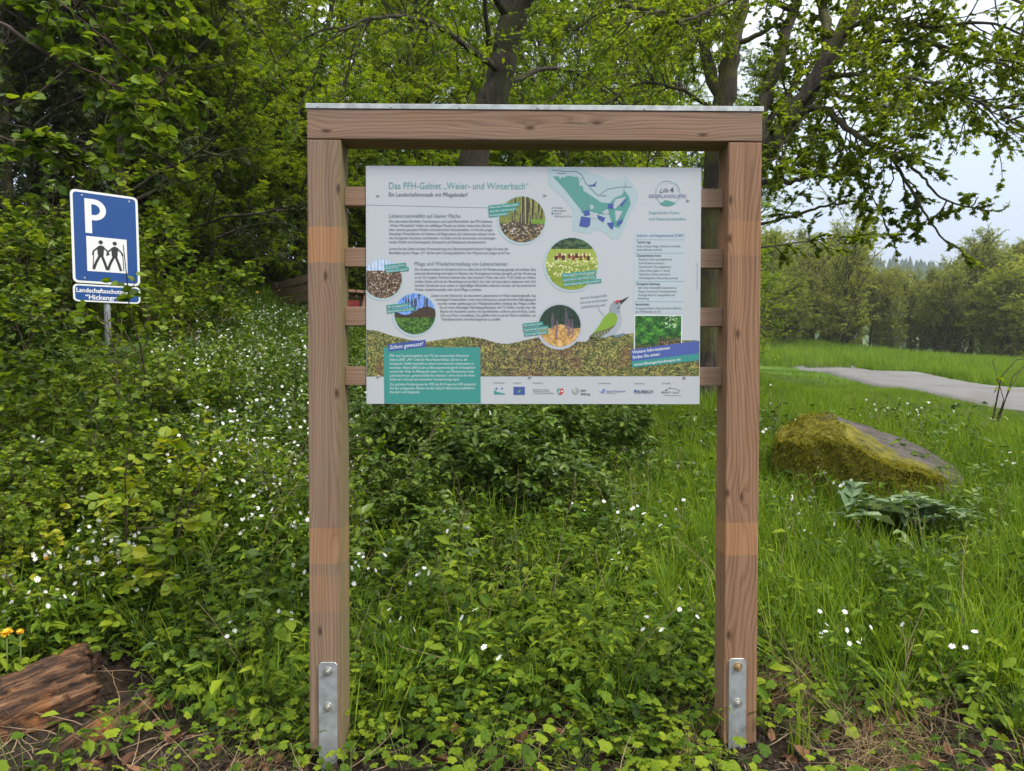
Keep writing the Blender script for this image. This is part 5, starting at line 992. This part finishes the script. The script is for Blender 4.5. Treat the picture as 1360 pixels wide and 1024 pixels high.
# herbs
p = cand(420, 2.3, 6.5); pr = (1-bare(p)*.93)*(1-.75*rightness(p))*np.clip(1.25-D_(p)*.08, .2, 1); p = keep(p, pr*(.35+1.1*CX(p, 101, 1.3))); nH = len(p)
scatter('low_herbs', cH, 8, p, 1.0, 'bright low herbs with lobed leaves covering the bank', 'ground cover', F_herb)
p = cand(150, 2.4, 5.5); pr = (1-bare(p)*.85)*rightness(p)*(1-sst(D_(p), 3.6, 4.8)); p = keep(p, pr*(.3+1.2*CX(p, 107, 1.7)))
scatter('creeping_buttercup', cH, 8, p, 1.0, 'lobed green leaves among the grass at lower right', 'ground cover', F_herb)
p = cand(110, 3.0, 11); pr = (1-.8*rightness(p))*(1-rightness(p)*(D_(p) > 7))*sst(D_(p), 3, 4.2); p = keep(p, pr*(CX(p, 103, 1.0) > .5))
scatter('dark_herbs', cHd, 7, p, 1.15, 'dark green herbs and nettles on the bank', 'ground cover', F_dark)
p = cand(80, 2.7, 9); pr = (1-bare(p))*(.25+.75*(CX(p, 105, 1.6) > .5))*(1-.35*rightness(p))*(1-rightness(p)*(D_(p) > 7)); p = keep(p, pr)
scatter('upright_herbs', cU, 6, p, 1.0, 'upright leafy stems standing out of the low herbs', 'ground cover', F_herb)
# grass
p = cand(420, 2.6, 8.5); pr = (1-bare(p))*np.clip(rightness(p)*sst(D_(p), 2.7, 3.5)*.95+.10, 0, 1)*np.clip(1.2-D_(p)*.08, .3, 1); p = keep(p, pr*(.3+1.1*CX(p, 111, 1.5)))
scatter('grass', cG, 5, p, 1.05, 'fresh green grass tufts on the slope', 'grass', F_grass)
p = cand(75, 7.5, 17); pr = np.where(U_(p) > 860, .0, np.where((U_(p) > 290), .8, .25)); p = keep(p, pr); p = p[~inroad(p)]
scatter('meadow_grass', cGs, 4, p, .8, 'taller bright grass towards the lane and round the benches', 'grass', F_grass)
p = cand(140, 8, 22, 900, 1480); p = p[~inroad(p)]; p = p[~((D_(p) > 17) & (U_(p) < 1000))]; p = p[(D_(p) < 12) | ~farside(p)]
scatter('short_grass', cG, 5, p, np.where(D_(p) > 12, .35, .55), 'short grass between the boulder and the lane', 'grass', F_grass)
p = cand(34, 12, 44, 900, 1480); p = p[farside(p)]
scatter('verge_grass', cGs, 4, p, .8, 'bright grass on the far verge of the lane', 'grass', F_grass)
p = cand(9, 38, 60, 950, 1480)
scatter('field_grass', cGs, 4, p, 1.4, 'pale green grass of the field before the tree belt', 'grass', F_grass, tilt=.1)
p = cand(40, 18, 52, 880, 1240); p = p[~inroad(p)]; p = p[~farside(p)]
scatter('bank_grass', cGs, 4, p, .22, 'grass on the near side of the far end of the lane', 'grass', F_grass)
def rosette(n_, ln, tpl, m_, up):
    q = MB()
    for i in range(n_):
        a = i*2.4+rnd(-.3, .3); q.stamp(tpl, (0, 0, .01), (math.cos(a), math.sin(a), rnd(up*.5, up*1.4)), (0, 0, 1), ln*rnd(.6, 1.15), rnd(0, 1), 0)
    return q.mesh('rosette', [m_])
cR = protos('cover_rosette', [rosette(8, .19, T_leaf(.36, .1, .35), F_herb, 1.0), rosette(7, .16, T_leaf(.26, .08, .4), F_herb, .8), rosette(6, .15, T_leaf(.6, .1, .25), F_dark, 1.1), rosette(9, .24, T_leaf(.16, .05, .5), F_grass, 1.4), rosette(6, .13, T_leaf(.75, .1, .2), F_shrub, 1.2)])
p = cand(16, 2.7, 8); p = p[D_(p) > 3.3]; p = keep(p, (1-bare(p))*(.4+.6*(CX(p, 141, 1.3) > .5)))
scatter('broad_leaved_weeds', cR, 5, p, .8, 'broad leaved rosettes between the low herbs', 'weeds', F_herb, dz=.08)
st2 = []
for _ in range(4):
    q = MB(); b = curve((0, 0, 0), (rnd(-.3, .3), rnd(-.3, .3), 1), .5, 5, .12); q.tube(b, np.linspace(.0022, .0008, 6), 4, .5, 0)
    for k_ in range(3): p3_, d3_ = interp(b, rnd(.3, .9)); q.tube(curve(p3_, side(d3_, .7), .12, 3, .15), [.001, .0009, .0007, .0005], 3, .5, 0)
    st2.append(q.mesh('stalk', [M_drytwig]))
cK = protos('cover_stalk', st2); p = cand(7, 2.8, 8); p = keep(p, np.full(len(p), .8))
scatter('dry_stalks', cK, 4, p, 1.0, 'thin dry stalks of last year standing among the herbs', 'dry stalks', M_drytwig)
# flowers
p = cand(130, 5.0, 11.5, 200, 480); pr = (CX(p, 121, 1.6) > .44)*.9*sst(U_(p), 215, 290)
p2 = cand(110, 3.2, 5.2, -50, 480); pr2 = (CX(p2, 123, 1.9) > .52)*.9
p3 = cand(70, 2.9, 7, 470, 940); pr3 = (CX(p3, 125, 2.1) > .60)*.35
p4 = cand(70, 3.0, 9, 960, 1400); pr4 = (CX(p4, 127, 2.3) > .62)*.35
p = np.concatenate([keep(p, pr), keep(p2, pr2), keep(p3, pr3), keep(p4, pr4)])
scatter('stitchwort', cS, 5, p, 1.1, 'white starry stitchwort flowers scattered over the bank', 'wild flowers', M_petal, dz=.06)
# dry stuff, litter, soil
p = cand(230, 2.2, 3.6); p = keep(p, bare(p)*(CX(p, 131, 2.2) > .60), True); scatter('dry_grass', cD, 4, p, .8, 'straw coloured dry grass lying along the bottom edge', 'dry grass', F_dry, tilt=1.0)
p = cand(150, 2.2, 5); p = keep(p, np.clip(bare(p)+.12, 0, 1)*(CX(p, 133, 3) > .42)); scatter('fallen_leaves', cL, 5, p, .9, 'brown fallen leaves on the soil', 'leaf litter', F_dead, tilt=.5, dz=.005)
p = cand(3600, 2.2, 3.7); p = keep(p, np.maximum(bare(p), .9*(~nolog(p))), True); scatter('soil_clods', cC, 5, p, .0075*np.exp(rng.normal(0, .5, len(p))), 'dark crumbly soil clods at the foot of the posts', 'soil', M_clod, tilt=1.5)
p = cand(160, 2.2, 5); p = keep(p, np.clip(bare(p)+.1+.5*(~nolog(p)), 0, 1), True); scatter('fallen_twigs', cW, 4, p, .9, 'thin pale twigs strewn over the soil', 'twigs', M_drytwig, tilt=.3, dz=.012)

# ------------------------------------------------------------------ single things on the ground
def lump(name, res, fn, material, loc, rz, label, cat):
    bm = bmesh.new(); bmesh.ops.create_icosphere(bm, subdivisions=res, radius=1)
    for v in bm.verts: v.co = fn(v.co.copy())
    for f in bm.faces: f.smooth = True
    me = bpy.data.meshes.new(name); bm.to_mesh(me); bm.free(); me.materials.append(material); o = bpy.data.objects.new(name, me); COL.objects.link(o); o.location = loc; o.rotation_euler = (0, 0, rz); return tag(o, label, cat)
def n3(p, s, sd_=0): return float(fbm(np.array([p.x*s+p.z*s*.7+50]), np.array([p.y*s-p.z*s*.6+50]), sd_, 1.0, 4)[0])-.5
def fb_(p):
    k = 1+.20*n3(p, 1.8, 201)+.07*n3(p, 6, 203); x, y = p.x*.64*k, p.y*.44*k
    top_ = (.41 if x < -.22 else .41-.36*(x+.22)) - .25*max(0, -.38-x)*1.6 + .30*y
    z = p.z*.85*k; z = min(z, top_+.07*n3(p, 3, 205)); f_ = 1+.06*n3(p, 9, 207)+.035*n3(p, 24, 209); return Vector((x*f_, y*f_, max(z*f_, -.3)))
m, n, bs, _ = mat('mossy_stone'); ge = mk(n, "ShaderNodeNewGeometry"); t = mk(n, "ShaderNodeTexCoord"); oc = t.outputs['Object']
sn = mk(n, "ShaderNodeSeparateXYZ"); n.links.new(oc, sn.inputs[0]); nn1 = noise(n, oc, 2.6, 5, .6, .3); nf = noise(n, oc, 55, 5, .75); nm_ = noise(n, oc, 11, 5, .7)
stone = ramp(n, noise(n, mapping(n, oc, (2, 14, 14)), 1, 5, .7), [(.3, (.06, .05, .045)), (.7, (.20, .18, .165))]); moss = ramp(n, nm_, [(.3, (.05, .06, .008)), (.5, (.17, .16, .012)), (.7, (.32, .28, .03))])
mf = math_(n, 'ADD', math_(n, 'SUBTRACT', .50, math_(n, 'MULTIPLY', sn.outputs[0], .9)), math_(n, 'MULTIPLY', math_(n, 'SUBTRACT', nn1, .5), 1.6)); mf = math_(n, 'SUBTRACT', mf, math_(n, 'MULTIPLY', sn.outputs[1], .7)); mf = ramp(n, mf, [(.36, (0, 0, 0)), (.46, (1, 1, 1))])
n.links.new(mixc(n, mf, stone, moss), bs.inputs['Base Color']); bs.inputs['Roughness'].default_value = .95; bump(n, bs, math_(n, 'ADD', nf, nm_), 1.0, .03)
c = P(1150, 600, 5.3); bx, by = c[0], c[1]; bo = lump('mossy_boulder', 6, fb_, m, (bx, by, Hs(bx, by)+.12), R_(-12), 'flat topped boulder with yellow green moss in the grass at right', 'boulder')
# fuzzy moss cushions on the boulder
nv = len(bo.data.polygons); cen = np.zeros(nv*3); bo.data.polygons.foreach_get('center', cen); cen = cen.reshape(-1, 3); nrm = np.zeros(nv*3); bo.data.polygons.foreach_get('normal', nrm); nrm = nrm.reshape(-1, 3)
mk_ = ((.06-cen[:, 0])*1.2-np.clip(cen[:, 1]+.15, 0, 1)*.9*(cen[:, 0] > -.2)+(fbm(cen[:, 0]+5, cen[:, 2]+cen[:, 1]+5, 221, 4, 3)-.5)*1.4+.6*(cen[:, 1] < -.30) > .0) & (cen[:, 2] > -.1) & (nrm[:, 2] > -.2); cen = cen[mk_]; cen = cen[rng.integers(0, len(cen), 9000)]
ca_, sa_ = math.cos(bo.rotation_euler.z), math.sin(bo.rotation_euler.z); wx = cen[:, 0]*ca_-cen[:, 1]*sa_+bx; wy = cen[:, 0]*sa_+cen[:, 1]*ca_+by; F_moss = foliage('moss', (.045, .05, .006), (.15, .145, .014), (.33, .30, .03), .2, .9, .1, 7, .5)
cM = protos('cover_moss', [tuft(14, .022, .004, F_moss, .012, 2.0) for _ in range(3)])
scatter('moss', cM, 3, np.c_[wx, wy], 1.0, 'yellow green moss cushions growing on the boulder', 'moss', F_moss, tilt=.5, zz=cen[:, 2]+bo.location.z)
# rotten logs
m, n, bs, _ = mat('rotten_wood'); t = mk(n, "ShaderNodeTexCoord"); oc = t.outputs['Object']
a_ = noise(n, mapping(n, oc, (3.5, 26, 26)), 1, 6, .7, .5); b_ = noise(n, oc, 7, 5, .65); c_ = noise(n, mapping(n, oc, (8, 90, 90)), 1, 4, .7)
col_ = ramp(n, a_, [(.34, (.008, .005, .004)), (.46, (.05, .023, .012)), (.57, (.17, .082, .038)), (.70, (.42, .27, .15))]); col_ = mixc(n, ramp(n, b_, [(.54, (0, 0, 0)), (.66, (.6,)*3)]), col_, (.40, .15, .035)); col_ = mixc(n, ramp(n, b_, [(.30, (.8,)*3), (.42, (0, 0, 0))]), col_, (.02, .017, .016))
n.links.new(col_, bs.inputs['Base Color']); bs.inputs['Roughness'].default_value = .85; bump(n, bs, math_(n, 'ADD', a_, c_), 1.0, .02); mlog = m
def log(name, p0, p1, r0, r1, label, seed, crack=.35):
    p0, p1 = np.array(p0), np.array(p1); L_ = np.linalg.norm(p1-p0); q = MB(); nx_, na_ = 130, 150
    t, a = np.meshgrid(np.linspace(0, 1, nx_), 2*np.pi*np.arange(na_)/na_, indexing='ij'); ca, sa = np.cos(a), np.sin(a); r = r0+(r1-r0)*t
    nz1 = fbm(20+ca*1.6+t*1.2, 20+sa*1.6, seed, 1.5, 4)-.5; fib = fbm(30+ca*9, 30+sa*9+t*1.1, seed+9, 1.5, 4)-.5; gouge = np.maximum(0, fbm(t*2.5+9, ca*1.5+20, seed+13, 1.8, 3)-.52); fine = fbm(30+ca*22, 30+sa*22+t*5, seed+19, 1.5, 3)-.5
    rr = r*(1+crack*2*nz1)*(1+.17*fib+.09*fine-.9*gouge); rr[0] *= .8; rr[-1] *= .8
    V = np.stack([t*L_+(.9*nz1+.55*fib)*r*np.maximum(0, np.abs(t-.5)*2-.75)*4, ca*rr, sa*rr*.98], -1).reshape(-1, 3)
    i, j = np.meshgrid(np.arange(nx_-1), np.arange(na_), indexing='ij'); j2 = (j+1) % na_
    q.add(V, [np.stack([i*na_+j, (i+1)*na_+j, (i+1)*na_+j2, i*na_+j2], -1).reshape(-1, 4)[:, ::-1], np.arange(na_)[None][:, ::-1], np.arange(na_)[None]+(nx_-1)*na_], .5, 0, True)
    o = q.build(name, mlog); d = p1-p0; o.location = p0; o.rotation_euler = Vector(d).to_track_quat('X', 'Z').to_euler(); return tag(o, label, 'log')
log('rotten_log', P(-95, 1000, 2.75), P(125, 912, 3.05), .185, .19, 'thick crumbling rotten log in the bottom left corner', 301, .20)
log('rotten_log', P(60, 1030, 2.62), P(200, 925, 2.95), .062, .045, 'thin rotten log lying right of the thick one', 311, .3)
log('rotten_log', P(452, 1000, 2.62), P(512, 994, 2.66), .014, .009, 'short pale broken stick at the foot of the left post', 321, .2).data.materials[0] = M_drytwig
# dandelions
def dandelion(loc, h, label, top, dx=0, face=(0, -.4, 1)):
    o = empty('dandelion', loc, label, 'flower'); q = MB(); b = np.array([(0, 0, -.03), (dx*.4, 0, h*.5), (dx, 0, h)]); q.tube(b, .003, 6); q.build('stem', M_stem, o)
    q = MB(); n_ = 90; a = rnd(0, 6.28, n_); r_ = rnd(0, 1, n_); f = unit(face); e1 = unit(np.cross(f, (1, 0, .1))); e2 = np.cross(f, e1); X_ = np.cos(a)[:, None]*e1+np.sin(a)[:, None]*e2+f*(1.3-1.25*r_)[:, None]
    q.stamp(T_leaf(.22, .02, .1), b[-1]+np.zeros((n_, 3)), X_, f+rng.normal(0, .1, (n_, 3)), rnd(.7, 1.1, n_)*top, rng.random(n_)); q.build('petals', M_ypet, o); return o
def at_px(u, v, d, **k):
    p = P(u, v, d); g_ = Hs(p[0], p[1]); return (p[0], p[1], g_), max(.06, p[2]-g_)
for u, v, d, top, lab in ((9, 841, 2.95, .026, 'larger yellow dandelion at the left edge above the log'), (27, 840, 3.0, .017, 'smaller yellow dandelion right beside the larger one'), (62, 742, 3.4, .014, 'small orange yellow flower among saplings at left'), (1351, 910, 2.95, .012, 'small yellow flower bud at the lower right edge'), (825, 868, 3.2, .007, 'tiny yellow flower in the herbs below the panel'), (342, 389, 9.8, .03, 'distant yellow flower left of the old bench')):
    l, h = at_px(u, v, d); dandelion(l, h, lab, top)
# big felted leaves (mullein / thistle rosette)
q = MB(); c = G(1195, 720, 4.5); c = (c[0], c[1], c[2]+.07)
for i in range(26):
    a = rnd(0, 6.28); l = rnd(.15, .34); xo = rnd(-.30, .30); p0 = (xo, rnd(-.1, .1), rnd(.08, .16)+.02); d = np.array([math.cos(a), math.sin(a)*.8, rnd(.1, .7)])
    q.stamp(T_leaf(.34, .12, .25), p0, d, (0, 0, 1), l, rnd(0, 1))
    for s_ in (-1, 1):
        for t_ in (.35, .6): q.stamp(T_leaf(.4, .1, .2), np.array(p0)+unit(d)*l*t_, unit(d)*.7+s_*np.cross(unit(d), (0, 0, 1)), (0, 0, 1), l*.3, rnd(0, 1))
st_ = MB()
for i in range(7): st_.tube(curve((rnd(-.3, .3), 0, -.03), (rnd(-.3, .3), 0, 1), .18, 3, .1), .005, 5)
place('thistle_plant', (st_.mesh('thistle_stems', [M_stem]), q.mesh('thistle_leaves', [F_silver])), c, 0, 1.15, 'pale silvery green thistle with large leaves in the grass at right', None, 'plant', ('stems', 'leaves'))
# broad leaved plant left of the left post
q = MB(); c = G(352, 850, 3.15)
for i in range(22):
    a = rnd(0, 6.28); b = curve((rnd(-.1, .1), rnd(-.08, .08), 0), (math.cos(a)*.3, math.sin(a)*.3, 1), rnd(.12, .34), 3, .1); d = np.array([math.cos(a), math.sin(a), -.2]); q.stamp(T_leaf(.7, .1, .2), b[-1], d, (0, -.3, 1), rnd(.06, .10), rnd(.2, .7), 0); q.tube(b, .0022, 4, .5, 1, False)
o = q.build('dock_plant', [F_herb, M_stem], None, c); tag(o, 'broad leaved bright green plant left of the left post', 'plant')
# long grass blades and pale stalk in front under the panel
q = MB(); c = G(612, 950, 2.95)
q.tube([(.06, 0, -.02), (-.02, 0, .10), (-.10, 0, .22)], [.003, .0025, .001], 5, .5, 1)
for a, l in ((2.6, .2), (3.0, .22), (.4, .14), (1.8, .2), (2.9, .14)):
    V = []
    for t_, w_ in ((0, .006), (.35, .007), (.7, .005), (1, .0005)): V += [(math.cos(a)*l*t_*.7, -w_, l*(t_-.35*t_*t_)), (math.cos(a)*l*t_*.7, w_, l*(t_-.35*t_*t_)+.003)]
    q.add(V, [np.array([(0, 1, 3, 2), (2, 3, 5, 4), (4, 5, 7, 6)])], .6, 0)
tag(q.build('grass_clump', [F_grass, M_drytwig], None, c), 'single clump of broad grass blades with a pale dry stalk at bottom centre', 'grass clump')

# ------------------------------------------------------------------ light haze in the damp air
q = MB(); q.box((-330, -60, -8), (760, 640, 135)); hz_ = bpy.data.materials.new('damp_air'); hz_.use_nodes = True; n = hz_.node_tree; n.nodes.clear()
pv = n.nodes.new('ShaderNodeVolumePrincipled'); pv.inputs['Color'].default_value = (.85, .92, 1, 1); pv.inputs['Density'].default_value = 0.0005; pv.inputs['Anisotropy'].default_value = .2
mo = n.nodes.new('ShaderNodeOutputMaterial'); n.links.new(pv.outputs[0], mo.inputs['Volume'])
tag(q.build('haze', hz_), 'thin pale haze in the damp air', 'haze', kind='stuff')
scene.cycles.volume_bounces = 0
